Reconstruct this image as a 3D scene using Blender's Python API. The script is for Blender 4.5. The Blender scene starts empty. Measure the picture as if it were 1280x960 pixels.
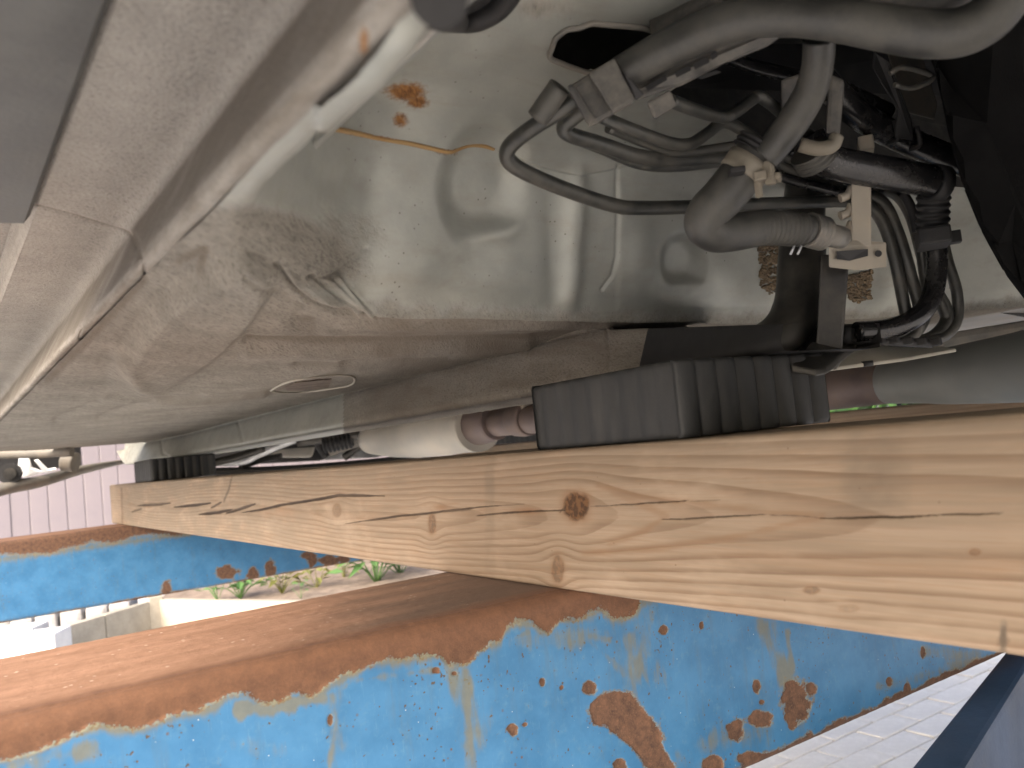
import bpy, bmesh, math, random
import numpy as np
from mathutils import Vector, Matrix
random.seed(7); rng = np.random.default_rng(7)
SC = bpy.context.scene; COL = SC.collection

# ------------------------------------------------------------------ camera
# world frame: X runs inboard under the car, Y runs towards its nose, Z up; eye one metre above the paving
EYE = np.array([0.0, 0.0, 1.0])
F = 1060.0
a1 = np.array([-711, 143, F]); a2 = np.array([1560, -85, F])
a1 = a1/np.linalg.norm(a1); a2 = a2-a2.dot(a1)*a1; a2 = a2/np.linalg.norm(a2)
R = np.array([a2, a1, np.cross(a2, a1)])          # rows: world axes in camera axes (x right, y down, z forward)
cd = bpy.data.cameras.new('camera'); cam = bpy.data.objects.new('camera', cd); COL.objects.link(cam)
mw = Matrix(((R[0,0], -R[0,1], -R[0,2], EYE[0]), (R[1,0], -R[1,1], -R[1,2], EYE[1]), (R[2,0], -R[2,1], -R[2,2], EYE[2]), (0,0,0,1)))
cam.matrix_world = mw
cd.sensor_width = 36; cd.lens = F/1280*36; cd.clip_start = 0.01; cd.clip_end = 400
cd.dof.use_dof = True; cd.dof.focus_distance = 0.85; cd.dof.aperture_fstop = 11
SC.camera = cam
# ------------------------------------------------------------------ light
W = bpy.data.worlds.new('World'); SC.world = W; W.use_nodes = True
SUN_EL, SUN_AZ = math.radians(36), math.radians(246)
nt = W.node_tree; bg = nt.nodes['Background']
sky = nt.nodes.new('ShaderNodeTexSky'); sky.sky_type = 'NISHITA'; sky.sun_disc = False
sky.sun_elevation = SUN_EL; sky.sun_rotation = SUN_AZ; sky.air_density = 0.7; sky.dust_density = 7.0; sky.ozone_density = 0.0
nt.links.new(sky.outputs[0], bg.inputs[0]); bg.inputs[1].default_value = 0.12
sl = bpy.data.lights.new('sun', 'SUN'); sl.energy = 0.6; sl.angle = math.radians(40); sl.color = (1, .97, .93)
sun = bpy.data.objects.new('sun', sl); COL.objects.link(sun)
sd = Vector((math.sin(SUN_AZ)*math.cos(SUN_EL), math.cos(SUN_AZ)*math.cos(SUN_EL), math.sin(SUN_EL)))
sun.rotation_euler = sd.to_track_quat('Z', 'Y').to_euler(); sun.location = (0, 0, 6)
vs = SC.view_settings; vs.view_transform = 'Standard'; vs.look = 'None'; vs.gamma = 1; vs.exposure = 2.08
SC.cycles.max_bounces = 12; SC.cycles.diffuse_bounces = 8

# ------------------------------------------------------------------ helpers
def ray(u, v): return R @ np.array([(u-640)/F, (v-480)/F, 1.0])
def pd(u, v, d): return ray(u, v)*d                       # at a depth in front of the eye (eye-relative)
def onx(u, v, x): r = ray(u, v); return r*x/r[0]
def ony(u, v, y): r = ray(u, v); return r*y/r[1]
def onz(u, v, z): r = ray(u, v); return r*z/r[2]
def project(P):
    c = P @ R; z = np.maximum(c[..., 2], 1e-3)
    return 640+F*c[..., 0]/z, 480+F*c[..., 1]/z, c[..., 2]
def sstep(a, b, x): t = np.clip((x-a)/(b-a), 0, 1); return t*t*(3-2*t)
def polydist(u, v, pts):
    d = np.full(u.shape, 1e9)
    for (x0, y0), (x1, y1) in zip(pts[:-1], pts[1:]):
        dx, dy = x1-x0, y1-y0; t = np.clip(((u-x0)*dx+(v-y0)*dy)/(dx*dx+dy*dy+1e-9), 0, 1)
        d = np.minimum(d, np.hypot(u-x0-t*dx, v-y0-t*dy))
    return d
def inpoly(u, v, pts):
    r = np.zeros(u.shape, bool); n = len(pts)
    for i in range(n):
        x0, y0 = pts[i]; x1, y1 = pts[(i+1) % n]
        c = ((y0 > v) != (y1 > v)); xs = x0+(v-y0)*(x1-x0)/((y1-y0) if y1 != y0 else 1e-9)
        r ^= c & (u < xs)
    return r
def vnoise(x, y, seed=0):                                 # smooth value noise
    xi = np.floor(x).astype(np.int64); yi = np.floor(y).astype(np.int64); fx = x-xi; fy = y-yi
    h = lambda a, b: (np.sin((a*127.1+b*311.7+seed*74.7))*43758.5453) % 1.0
    fx = fx*fx*(3-2*fx); fy = fy*fy*(3-2*fy)
    return (h(xi, yi)*(1-fx)+h(xi+1, yi)*fx)*(1-fy)+(h(xi, yi+1)*(1-fx)+h(xi+1, yi+1)*fx)*fy
def fbm(x, y, seed=0, o=4): return sum(vnoise(x*2**k, y*2**k, seed+k)*.5**k for k in range(o))/(2-2*.5**o)
def cspline(pts, n=8):
    P = [np.array(p, float) for p in pts]
    if len(P) < 3: return [P[0]+(P[1]-P[0])*t for t in np.linspace(0, 1, n+1)]
    Q = [2*P[0]-P[1]]+P+[2*P[-1]-P[-2]]; out = []
    for i in range(1, len(Q)-2):
        p0, p1, p2, p3 = Q[i-1:i+3]
        for t in np.linspace(0, 1, n, endpoint=False):
            out.append(.5*((2*p1)+(-p0+p2)*t+(2*p0-5*p1+4*p2-p3)*t*t+(-p0+3*p1-3*p2+p3)*t**3))
    out.append(P[-1]); return out

def link(name, me, mat, parent=None):
    o = bpy.data.objects.new(name, me); COL.objects.link(o)
    if mat is not None: me.materials.append(mat)
    if parent is not None:
        o.parent = parent; o.matrix_parent_inverse = parent.matrix_world.inverted()
    return o
def tag(o, label=None, cat=None, group=None, kind=None):
    for k, val in (('label', label), ('category', cat), ('group', group), ('kind', kind)):
        if val: o[k] = val
    return o
def empty(name, loc, label, cat, group=None):
    o = bpy.data.objects.new(name, None); COL.objects.link(o); o.location = Vector(np.array(loc)+EYE); o.empty_display_size = .1
    o.matrix_world = Matrix.Translation(o.location)
    return tag(o, label, cat, group)
def grid_mesh(name, V, keep=None, closed_m=False, attrs=None, smooth=True, caps=False):
    n, m = V.shape[:2]; idx = np.arange(n*m).reshape(n, m)
    if closed_m:
        A = idx[:-1]; B = idx[1:]
        q = np.stack([A, np.roll(A, -1, 1), np.roll(B, -1, 1), B], -1).reshape(-1, 4)
    else:
        q = np.stack([idx[:-1, :-1], idx[:-1, 1:], idx[1:, 1:], idx[1:, :-1]], -1).reshape(-1, 4)
    if keep is not None: q = q[keep.reshape(-1)]
    me = bpy.data.meshes.new(name); vv = (V.reshape(-1, 3)+EYE)
    faces = q.tolist()
    if caps: faces += [idx[0].tolist()[::-1], idx[-1].tolist()]
    me.from_pydata(vv.tolist(), [], faces); me.update()
    if smooth: me.polygons.foreach_set('use_smooth', np.ones(len(me.polygons), bool))
    for k, a in (attrs or {}).items():
        at = me.attributes.new(k, 'FLOAT', 'POINT'); at.data.foreach_set('value', np.ascontiguousarray(np.broadcast_to(a, V.shape[:2]).reshape(-1), dtype=np.float32))
    return me
def normals(V):
    du = np.gradient(V, axis=0); dv = np.gradient(V, axis=1); n = np.cross(du, dv)
    return n/np.maximum(np.linalg.norm(n, axis=-1, keepdims=True), 1e-12)

class MB:                                                 # several shapes joined into one mesh
    def __init__(s): s.bm = bmesh.new()
    def box(s, c, size, rot=None, bev=0.0):
        r = bmesh.ops.create_cube(s.bm, size=1.0); vs_ = r['verts']
        m = Matrix.Translation(Vector(np.array(c)+EYE)) @ (rot.to_4x4() if rot is not None else Matrix.Identity(4)) @ Matrix.Diagonal((*size, 1))
        bmesh.ops.transform(s.bm, matrix=m, verts=vs_)
        if bev:
            es = list({e for v in vs_ for e in v.link_edges})
            bmesh.ops.bevel(s.bm, geom=es, offset=bev, segments=2, affect='EDGES', profile=.6)
        return s
    def tube(s, pts, r, seg=14, n=8, caps=True, corr=0.0, period=.008, span=None, flat=1.0):
        pts = cspline(pts, n)
        if corr:                                          # resample finely
            P = np.array(pts); L = np.r_[0, np.cumsum(np.linalg.norm(np.diff(P, axis=0), axis=1))]
            k = max(int(L[-1]/period*6), 12); t = np.linspace(0, L[-1], k); pts = [np.array([np.interp(x, L, P[:, j]) for j in range(3)]) for x in t]
        P = np.array(pts); N = len(P); T = np.gradient(P, axis=0); T /= np.linalg.norm(T, axis=1, keepdims=True)
        L = np.r_[0, np.cumsum(np.linalg.norm(np.diff(P, axis=0), axis=1))]; tt = L/L[-1]
        rr = np.interp(tt, np.linspace(0, 1, len(r)), r) if hasattr(r, '__len__') else np.full(N, r)
        if corr:
            w = np.ones(N) if span is None else ((tt > span[0]) & (tt < span[1]))
            rr = rr*(1+corr*w*np.sin(2*np.pi*L/period))
        a = np.array([0, 0, 1.0]); a = a if abs(T[0].dot(a)) < .9 else np.array([1.0, 0, 0]); u = np.cross(T[0], a); u /= np.linalg.norm(u)
        rings = []
        for i in range(N):
            u = u-u.dot(T[i])*T[i]; u /= np.linalg.norm(u); w = np.cross(T[i], u)
            rings.append([s.bm.verts.new(Vector(P[i]+EYE+rr[i]*(math.cos(q)*u+flat*math.sin(q)*w))) for q in np.linspace(0, 2*np.pi, seg, endpoint=False)])
        for A, B in zip(rings[:-1], rings[1:]):
            for j in range(seg):
                f = s.bm.faces.new((A[j], A[(j+1) % seg], B[(j+1) % seg], B[j])); f.smooth = True
        if caps: s.bm.faces.new(rings[0][::-1]); s.bm.faces.new(rings[-1])
        return s
    def prism(s, pts, off, bev=0.0):                      # polygon (eye-relative points) extruded by a vector
        off = np.array(off, float); A = [s.bm.verts.new(Vector(np.array(p)+EYE)) for p in pts]; B = [s.bm.verts.new(Vector(np.array(p)+off+EYE)) for p in pts]
        n = len(pts); fs = [s.bm.faces.new(A[::-1]), s.bm.faces.new(B)]
        for i in range(n): fs.append(s.bm.faces.new((A[i], A[(i+1) % n], B[(i+1) % n], B[i])))
        bmesh.ops.recalc_face_normals(s.bm, faces=fs)
        if bev:
            es = list({e for f in fs for e in f.edges}); bmesh.ops.bevel(s.bm, geom=es, offset=bev, segments=2, affect='EDGES', profile=.6)
        return s
    def build(s, name, mat, parent=None, smooth_angle=None):
        me = bpy.data.meshes.new(name); s.bm.normal_update(); s.bm.to_mesh(me); s.bm.free()
        return link(name, me, mat, parent)
def rot_cols(x, y, z): return Matrix((x, y, z)).transposed()
CX, CY, CZ = Vector(R[:, 0]), Vector(-R[:, 1]), Vector(-R[:, 2])     # only used to orient a few brackets at a chosen angle
def tilt(deg, ax='Z'): return Matrix.Rotation(math.radians(deg), 3, ax)

# ------------------------------------------------------------------ materials
class NT:
    def __init__(s, name):
        s.m = bpy.data.materials.new(name); s.m.use_nodes = True; s.t = s.m.node_tree; s.b = s.t.nodes['Principled BSDF']
        s.co = s.t.nodes.new('ShaderNodeTexCoord').outputs['Object']
    def n(s, t, **k):
        o = s.t.nodes.new(t)
        for a, v in k.items():
            if hasattr(o, a): setattr(o, a, v)
        return o
    def put(s, sock, v):
        if hasattr(v, 'is_output') or isinstance(v, bpy.types.NodeSocket): s.t.links.new(v, sock)
        else:
            if hasattr(sock.default_value, '__len__') and not hasattr(v, '__len__'): v = (v, v, v)
            if hasattr(sock.default_value, '__len__') and len(sock.default_value) == 4 and len(v) == 3: v = (*v, 1)
            sock.default_value = v
    def mapping(s, scale, co=None):
        o = s.n('ShaderNodeMapping'); s.put(o.inputs[0], co or s.co); o.inputs['Scale'].default_value = scale if hasattr(scale, '__len__') else (scale,)*3; return o.outputs[0]
    def noise(s, scale=10, detail=4, rough=.6, co=None, dist=0.0):
        o = s.n('ShaderNodeTexNoise'); s.put(o.inputs['Vector'], s.mapping(scale, co)); o.inputs['Scale'].default_value = 1; o.inputs['Detail'].default_value = detail
        o.inputs['Roughness'].default_value = rough; o.inputs['Distortion'].default_value = dist; return o.outputs['Fac']
    def voronoi(s, scale, feature='F1', co=None):
        o = s.n('ShaderNodeTexVoronoi'); o.feature = feature; s.put(o.inputs['Vector'], s.mapping(scale, co)); o.inputs['Scale'].default_value = 1; return o.outputs['Distance']
    def attr(s, name): o = s.n('ShaderNodeAttribute'); o.attribute_name = name; return o.outputs['Fac']
    def math(s, op, a, b=0.0, c=0.0):
        o = s.n('ShaderNodeMath'); o.operation = op; s.put(o.inputs[0], a); s.put(o.inputs[1], b); s.put(o.inputs[2], c); return o.outputs[0]
    def rng(s, v, a, b, c=0.0, d=1.0, smooth=True):
        o = s.n('ShaderNodeMapRange'); o.interpolation_type = 'SMOOTHSTEP' if smooth else 'LINEAR'
        for i, x in enumerate((v, a, b, c, d)): s.put(o.inputs[i], x)
        return o.outputs[0]
    def mix(s, f, a, b, mode='MIX'):
        o = s.n('ShaderNodeMix'); o.data_type = 'RGBA'; o.blend_type = mode; s.put(o.inputs[0], f); s.put(o.inputs[6], a); s.put(o.inputs[7], b); return o.outputs[2]
    def mixf(s, f, a, b): o = s.n('ShaderNodeMix'); s.put(o.inputs[0], f); s.put(o.inputs[2], a); s.put(o.inputs[3], b); return o.outputs[0]
    def bump(s, h, strength=.3, dist=.001, prev=None):
        o = s.n('ShaderNodeBump'); s.put(o.inputs['Height'], h); o.inputs['Strength'].default_value = strength; o.inputs['Distance'].default_value = dist
        if prev is not None: s.put(o.inputs['Normal'], prev)
        return o.outputs[0]
    def out(s, color=None, rough=None, metal=None, normal=None, **k):
        for key, v in (('Base Color', color), ('Roughness', rough), ('Metallic', metal), ('Normal', normal)):
            if v is not None: s.put(s.b.inputs[key], v)
        for key, v in k.items(): s.put(s.b.inputs[key], v)
        return s.m
def plain(name, c, rough=.6, metal=0.0, dust=0.0, dustc=(.30, .26, .20), bump=.15, scale=90, var=.25, spec=None):
    t = NT(name); n1 = t.noise(scale*.25, 5); n2 = t.noise(scale*6, 3)
    col = t.mix(t.rng(n1, .3, .75), tuple(x*(1-var) for x in c), tuple(min(1, x*(1+var)) for x in c))
    r = rough
    if dust:
        g = t.n('ShaderNodeNewGeometry')
        f = t.math('MULTIPLY', t.rng(t.noise(scale*.5, 6, .7), .35, .7), dust)
        col = t.mix(f, col, dustc); r = t.mixf(f, rough, .9)
    kw = {} if spec is None else {'Specular IOR Level': spec}
    return t.out(col, r, metal, t.bump(t.math('ADD', n2, n1), bump, .0008), **kw)

M_PLASTIC = plain('dusty_dark_plastic', (.055, .053, .05), .55, 0, .75, (.15, .138, .115))
M_TRIM = plain('grey_trim_plastic', (.066, .070, .069), .5, 0, .35, (.15, .148, .138), .3, 60)
M_BLACK = plain('black_gloss_tube', (.012, .012, .013), .22, 0, .12, (.10, .09, .075), .1)
M_BLACKM = plain('black_matt_plastic', (.012, .012, .013), .6, 0, .1, (.06, .055, .05), .3, 200)
M_PIPE = plain('grey_coated_pipe', (.045, .047, .045), .3, .3, .5, (.12, .11, .09), .12, 70)
M_HOSE = plain('dusty_rubber_hose', (.036, .036, .034), .4, 0, .6, (.10, .095, .08), .2, 60)
M_BEIGE = plain('beige_plastic', (.37, .335, .275), .5, 0, .4, (.25, .20, .14), .15, 60)
M_CLAMP = plain('dusty_grey_beige_plastic', (.21, .19, .15), .5, 0, .6, (.16, .135, .10), .2, 60)
M_STEEL = plain('dusty_steel', (.20, .195, .18), .45, .5, .6, (.23, .2, .16), .2, 80)
M_PLATE = plain('beige_painted_plate', (.40, .385, .33), .4, .1, .5, (.26, .22, .17), .15, 50)
M_MUFF = plain('muffler_steel', (.20, .21, .205), .5, .3, .3, (.30, .29, .26), .08, 12)
M_EXH = plain('exhaust_steel', (.17, .135, .13), .5, .5, .6, (.2, .15, .12), .25, 60)
M_SHIELD = plain('heat_shield', (.46, .44, .39), .45, .3, .3, (.4, .34, .27), .2, 18)
M_WHITE = plain('pale_metal', (.62, .64, .66), .4, .4, .1)
M_DARKM = plain('dark_coated_steel', (.035, .034, .032), .32, .3, .4, (.11, .10, .08), .15, 60)
M_FOAM = plain('brown_sealant', (.14, .105, .07), .9, 0, .7, (.24, .18, .11), 1.0, 160)
M_SEAM = plain('rusty_seam_sealer', (.30, .20, .09), .7, 0, .6, (.24, .12, .035), .3, 90)
M_GRIME = plain('dusty_grey_metal', (.17, .165, .15), .6, .2, .7, (.24, .21, .17), .2, 50)

def m_rubber():
    t = NT('black_block_rubber'); n1 = t.noise(40, 5); n2 = t.noise(700, 2)
    sp = t.rng(t.voronoi(160), .035, .02); dust = t.rng(t.noise((30, 30, 8), 6, .7), .45, .8, 0, .4)
    col = t.mix(dust, t.mix(n1, (.013, .014, .015), (.024, .025, .025)), (.065, .063, .058)); col = t.mix(t.math('MULTIPLY', sp, t.rng(t.noise(25), .55, .65)), col, (.3, .29, .27))
    return t.out(col, .62, 0, t.bump(n2, .25, .0006))
M_RUBBER = m_rubber()

def m_underbody(name, stretch, da=(.145, .134, .113), db=(.27, .252, .218)):
    t = NT(name)
    mp = t.n('ShaderNodeMapping'); t.put(mp.inputs[0], t.co); mp.inputs['Rotation'].default_value = (0, 0, math.radians(-56)); rc = mp.outputs[0]
    dirt = t.attr('dirt'); rust = t.attr('rust'); stain_shade_fac = t.attr('stain_shade')
    n1 = t.noise(9, 6, .65); n2 = t.noise((70*stretch, 70, 70), 5, .7, rc); n3 = t.noise((520*stretch, 520, 520), 3, .7, rc); fine = t.noise(1500, 2)
    clean = t.mix(t.rng(n1, .3, .7), (.31, .32, .295), (.40, .41, .375))
    streak = t.noise((14, 60, 60), 4, .7)
    clean = t.mix(t.rng(streak, .45, .75, 0, .35), clean, (.27, .25, .20))
    d2 = t.math('ADD', dirt, t.math('MULTIPLY', t.math('SUBTRACT', n2, .5), .7)); dm = t.rng(d2, .25, .8)
    dcol = t.mix(t.math('ADD', t.math('MULTIPLY', t.rng(n1, .3, .7), .5), t.math('MULTIPLY', t.rng(n2, .3, .72), .4)), da, db); dcol = t.mix(t.rng(n3, .48, .72, 0, .7), dcol, tuple(x*.5 for x in da)); dcol = t.mix(t.rng(n3, .42, .25, 0, .5), dcol, tuple(x*1.25 for x in db))
    col = t.mix(dm, clean, dcol)
    col = t.mix(t.rng(t.math('ADD', stain_shade_fac, t.math('MULTIPLY', t.math('SUBTRACT', n2, .5), .5)), .3, .9, 0, .85), col, (.115, .095, .072))
    rm = t.rng(t.math('ADD', rust, t.math('MULTIPLY', t.math('SUBTRACT', t.noise(300, 4, .7), .5), .9)), .25, .8)
    rcol = t.mix(t.rng(n3, .35, .7), (.30, .15, .05), (.13, .055, .022)); col = t.mix(rm, col, rcol)
    sp = t.math('MULTIPLY', t.rng(t.voronoi(130), .13, .06), t.rng(t.noise(14, 3), .5, .62)); col = t.mix(t.math('MULTIPLY', sp, .75), col, (.09, .075, .06))
    r = t.mixf(dm, t.mixf(n2, .44, .58), .92); r = t.mixf(rm, r, .9)
    h = t.math('ADD', t.math('MULTIPLY', t.math('MULTIPLY', dm, n3), 1.4), t.math('MULTIPLY', n2, .35))
    nb = t.bump(h, .6, .0014); nb = t.bump(fine, .08, .0004, nb)
    return t.out(col, r, t.mixf(dm, .5, 0.0), nb)
M_BODY = m_underbody('underbody_paint', .22)
M_SILL = m_underbody('dusty_sill_paint', 1.0, (.29, .275, .25), (.42, .40, .365))

def m_beam():
    t = NT('rusty_blue_paint'); a = t.attr('rust'); st = t.attr('stain_shade'); br = t.attr('dusty')
    n1 = t.noise(22, 6, .65); n2 = t.noise(120, 5, .7); n3 = t.noise(520, 4, .7)
    a2 = t.math('ADD', a, t.math('MULTIPLY', t.math('SUBTRACT', n2, .5), .9)); a2 = t.math('ADD', a2, t.math('MULTIPLY', t.math('SUBTRACT', n3, .5), .75))
    rm = t.rng(a2, .46, .54); edge = t.math('MULTIPLY', t.rng(a2, .16, .46), t.math('SUBTRACT', 1.0, rm))
    blue = t.mix(t.rng(n1, .3, .7), (.025, .128, .275), (.046, .178, .355)); blue = t.mix(t.rng(n2, .5, .8, 0, .5), blue, (.10, .23, .34))
    sc = t.noise((900, 60, 60), 3, .7); blue = t.mix(t.rng(sc, .62, .72, 0, .35), blue, (.12, .27, .40))
    spk = t.math('MULTIPLY', t.rng(t.voronoi(150), .22, .12), t.rng(t.noise(30, 3), .52, .62)); blue = t.mix(t.math('MULTIPLY', spk, .85), blue, (.10, .055, .03))
    chip = t.rng(t.math('ADD', t.math('ADD', t.noise(260, 3, .5), t.math('MULTIPLY', t.math('SUBTRACT', t.noise(16, 3), .5), .35)), t.math('MULTIPLY', edge, .12)), .69, .72); blue = t.mix(chip, blue, (.07, .05, .035))
    wsp = t.rng(t.voronoi(110), .06, .03); blue = t.mix(t.math('MULTIPLY', wsp, t.rng(t.noise(40, 2), .5, .6)), blue, (.5, .55, .58))
    blue = t.mix(t.math('MULTIPLY', t.rng(t.noise((60, 60, 9), 5, .7), .52, .75), .35), blue, (.085, .105, .095))
    stn = t.rng(t.math('ADD', st, t.math('MULTIPLY', t.math('SUBTRACT', t.noise((140, 140, 25), 5, .7), .5), .9)), .3, .8)
    blue = t.mix(t.math('MULTIPLY', stn, .8), blue, t.mix(n2, (.10, .095, .06), (.19, .18, .11)))
    blue = t.mix(t.math('MULTIPLY', edge, .75), blue, t.mix(t.rng(n3, .4, .6), (.22, .22, .14), (.16, .11, .055)))
    rdark = t.mix(t.rng(n2, .3, .7), (.062, .034, .023), (.150, .078, .046)); rdark = t.mix(t.rng(n3, .5, .75, 0, .6), rdark, (.23, .125, .07)); rdark = t.mix(t.math('MULTIPLY', br, 1.6), rdark, t.mix(n2, (.100, .046, .024), (.175, .082, .04)))
    rtop = t.mix(t.rng(t.noise((12, 40, 40), 5, .7), .35, .7), (.215, .115, .068), (.30, .17, .108)); rtop = t.mix(t.rng(n3, .6, .8, 0, .5), rtop, (.14, .07, .04))
    rtop = t.mix(t.rng(t.noise((40, 160, 60), 4, .7, dist=1.5), .60, .72, 0, .6), rtop, (.42, .27, .18))
    flk = t.math('MULTIPLY', t.rng(t.voronoi(95), .15, .08), t.rng(t.noise(18, 3), .46, .58)); rtop = t.mix(t.math('MULTIPLY', flk, .8), rtop, (.55, .45, .36))
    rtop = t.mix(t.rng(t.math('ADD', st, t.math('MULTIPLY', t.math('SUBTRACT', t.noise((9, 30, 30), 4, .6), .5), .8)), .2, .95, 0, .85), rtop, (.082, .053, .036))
    rcol = t.mix(t.rng(br, .35, .95), rdark, rtop)
    col = t.mix(rm, blue, rcol)
    h = t.math('ADD', t.math('MULTIPLY', t.math('SUBTRACT', 1.0, rm), 1.1), t.math('MULTIPLY', t.math('MULTIPLY', n3, rm), .9)); h = t.math('ADD', h, t.math('MULTIPLY', chip, -.7))
    return t.out(col, t.mixf(rm, t.mixf(n2, .42, .6), .88), 0, t.bump(h, .55, .0009))
M_BEAM = m_beam()

def m_wood():
    t = NT('sawn_softwood'); N = t.attr('ring'); kn = t.attr('knot'); ck = t.attr('crack'); wx = t.attr('weather')
    w1 = t.noise((60, 3.5, 60), 4, .6); N2 = t.math('ADD', N, t.math('MULTIPLY', t.math('SUBTRACT', w1, .5), .45))
    fr = t.math('FRACT', N2); late = t.math('MULTIPLY', t.rng(fr, .42, .90), t.rng(fr, 1.0, .95))
    amp = t.rng(t.noise((18, .9, 30), 3, .6), .25, .7, .35, .95)
    fib = t.noise((700, 14, 700), 3, .65); fib2 = t.noise((160, 5, 160), 4, .65)
    early = t.mix(t.rng(fib2, .3, .7), (.225, .165, .112), (.315, .235, .165))
    col = t.mix(t.math('MULTIPLY', t.math('MULTIPLY', late, amp), .85), early, (.14, .083, .046))
    col = t.mix(t.rng(fib, .46, .70, 0, .55), col, (.26, .17, .105)); col = t.mix(t.rng(t.noise((380, 22, 380), 3, .7), .56, .74, 0, .45), col, (.25, .15, .085))
    red = t.attr('red'); col = t.mix(red, col, (.20, .105, .05))
    pale = t.rng(t.noise((25, 8, 25), 4, .6), .5, .75, 0, .25); col = t.mix(pale, col, (.58, .46, .34))
    grey = t.math('MULTIPLY', wx, t.rng(t.noise((30, 12, 30), 5, .7), .2, .6)); col = t.mix(t.math('MULTIPLY', grey, .8), col, (.165, .135, .10))
    col = t.mix(kn, col, t.mix(t.rng(t.noise(200, 3), .4, .6), (.055, .028, .013), (.125, .062, .026)))
    col = t.mix(ck, col, (.035, .022, .014))
    sp = t.math('MULTIPLY', t.rng(t.voronoi(90), .07, .04), t.rng(t.noise(20, 2), .55, .6)); col = t.mix(t.math('MULTIPLY', sp, .7), col, (.10, .06, .035))
    h = t.math('ADD', t.math('MULTIPLY', late, .5), t.math('MULTIPLY', fib, .8))
    return t.out(col, .72, 0, t.bump(h, .28, .0006), **{'Specular IOR Level': .3})
M_WOOD = m_wood()

def m_ground(name, a, b, scale, bump=.5):
    t = NT(name); n1 = t.noise(scale*.15, 6); n2 = t.noise(scale, 5, .7); n3 = t.noise(scale*6, 4, .7)
    c = t.mix(t.rng(n2, .3, .7), a, b); c = t.mix(t.rng(n1, .4, .7, 0, .4), c, tuple(x*.75 for x in a)); c = t.mix(t.rng(n3, .55, .75, 0, .5), c, tuple(x*.6 for x in a))
    return t.out(c, .85, 0, t.bump(n3, bump, .004))
M_GROUND = m_ground('pale_ground', (.47, .47, .46), (.57, .565, .55), 8)
M_PAVER = m_ground('concrete_paver', (.68, .655, .60), (.78, .755, .70), 25, .3)
M_SOIL = m_ground('dry_soil', (.15, .115, .085), (.28, .22, .17), 12, .8)
M_CONC = m_ground('beige_concrete', (.34, .31, .25), (.44, .40, .33), 10, .4)
M_STONE = m_ground('grey_stone', (.30, .29, .28), (.46, .45, .44), 14, .6)
M_BLOCK = m_ground('white_block', (.62, .63, .64), (.74, .74, .74), 10, .2)
M_FENCE = plain('pale_pink_board', (.235, .208, .228), .7, 0, .1, bump=.05, scale=6, var=.06)
M_FENCEG = plain('fence_rail', (.16, .14, .15), .6, 0, .1, bump=.05, scale=6, var=.06)
def m_leaf(name, c):
    t = NT(name); n = t.noise(14, 3); return t.out(t.mix(n, tuple(x*.6 for x in c), tuple(x*1.5 for x in c)), .5, 0, None, **{'Transmission Weight': 0.0})
M_LEAF = m_leaf('green_leaf', (.07, .15, .04)); M_LEAF2 = m_leaf('yellow_green_leaf', (.16, .17, .04))
M_CARPAINT = plain('silver_car_paint', (.36, .37, .35), .3, .5, .1, bump=.02)
M_GLASS = plain('dark_car_glass', (.02, .022, .024), .05, 0, 0, bump=0.0)

# ------------------------------------------------------------------ setting: ground, paving
gz = -1.0
me = grid_mesh('ground', np.array([[[x, y, gz-.012] for x in np.linspace(-60, 120, 10)] for y in np.linspace(-80, 160, 10)])[:, ::-1][::-1], smooth=False)
tag(link('ground', me, M_GROUND), kind='structure')

pav = tag(link('paving', grid_mesh('paving', np.array([[[x, y, gz-.006] for x in (1.35, 3.95)] for y in (2.35, .85)]), smooth=False), m_ground('paving_joint_sand', (.20, .19, .17), (.28, .27, .25), 40)), kind='structure')
b = MB(); b.box((0, 0, -.02), (.194, .094, .04), None, .004); pme = None; k = 0
for j in range(14):
    for i in range(12):
        x = 1.5+i*.2+(.1 if j % 2 else 0); y = .95+j*.1
        if pme is None: o = b.build('paver', M_PAVER, pav); pme = o.data
        else:
            o = bpy.data.objects.new('paver', pme); COL.objects.link(o); o.parent = pav
        # mesh was built about the eye's foot; place it by offset
        o.location = (x, y, gz+.004*rng.random()+.002); o.rotation_euler = (rng.normal()*.008, rng.normal()*.008, rng.normal()*.01)
pme.transform(Matrix.Translation((0, 0, -1.0)))
for o in pav.children: o.location.z += 1.0

# planter edge, soil and stones beyond the beams
A0 = onz(194, 750, -.82); A1 = onz(341, 752, -.82); A1 = A0+(A1-A0)*4.2; B1 = onz(60, 790, -.82)
wall = empty('planter_wall', (A0[0], A0[1], gz), 'low beige concrete planter edge in the gap between the two blue beams', 'wall')
def wall_panel(p, q, name='slab'):
    d = (q-p)/np.linalg.norm((q-p)[:2]); n = np.array([-d[1], d[0], 0]); 
    return MB().prism([p*[1,1,0]+[0,0,-1.0], q*[1,1,0]+[0,0,-1.0], q*[1,1,0]+[0,0,-.82], p*[1,1,0]+[0,0,-.82]], n*.06, .006).build(name, M_CONC, wall)
nseg = 3
for i in range(nseg): wall_panel(A0+(A1-A0)*(i/nseg)+[.004,0,0], A0+(A1-A0)*((i+.99)/nseg))
for i in range(2): wall_panel(B1+(A0-B1)*(i/2), B1+(A0-B1)*((i+.985)/2))
MB().box((A0[0], A0[1]+.01, -.90), (.09, .09, .21), None, .006).build('corner_post', M_CONC, wall)
sx = [A0, A1, A1+[3, 6, 0], B1+[2.5, 7, 0], B1]
V = np.array([[A0*(1-t)+A1*t+(np.array([.55, 1.5, 0])*s*4)+[0, 0, -.04+.035*fbm(t*17+np.zeros(1), s*13+np.zeros(1), 3)[0]+.12*s] for t in np.linspace(0, 1, 40)] for s in np.linspace(.01, 1, 40)])
tag(link('planter_soil', grid_mesh('planter_soil', V), M_SOIL), kind='structure')
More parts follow.
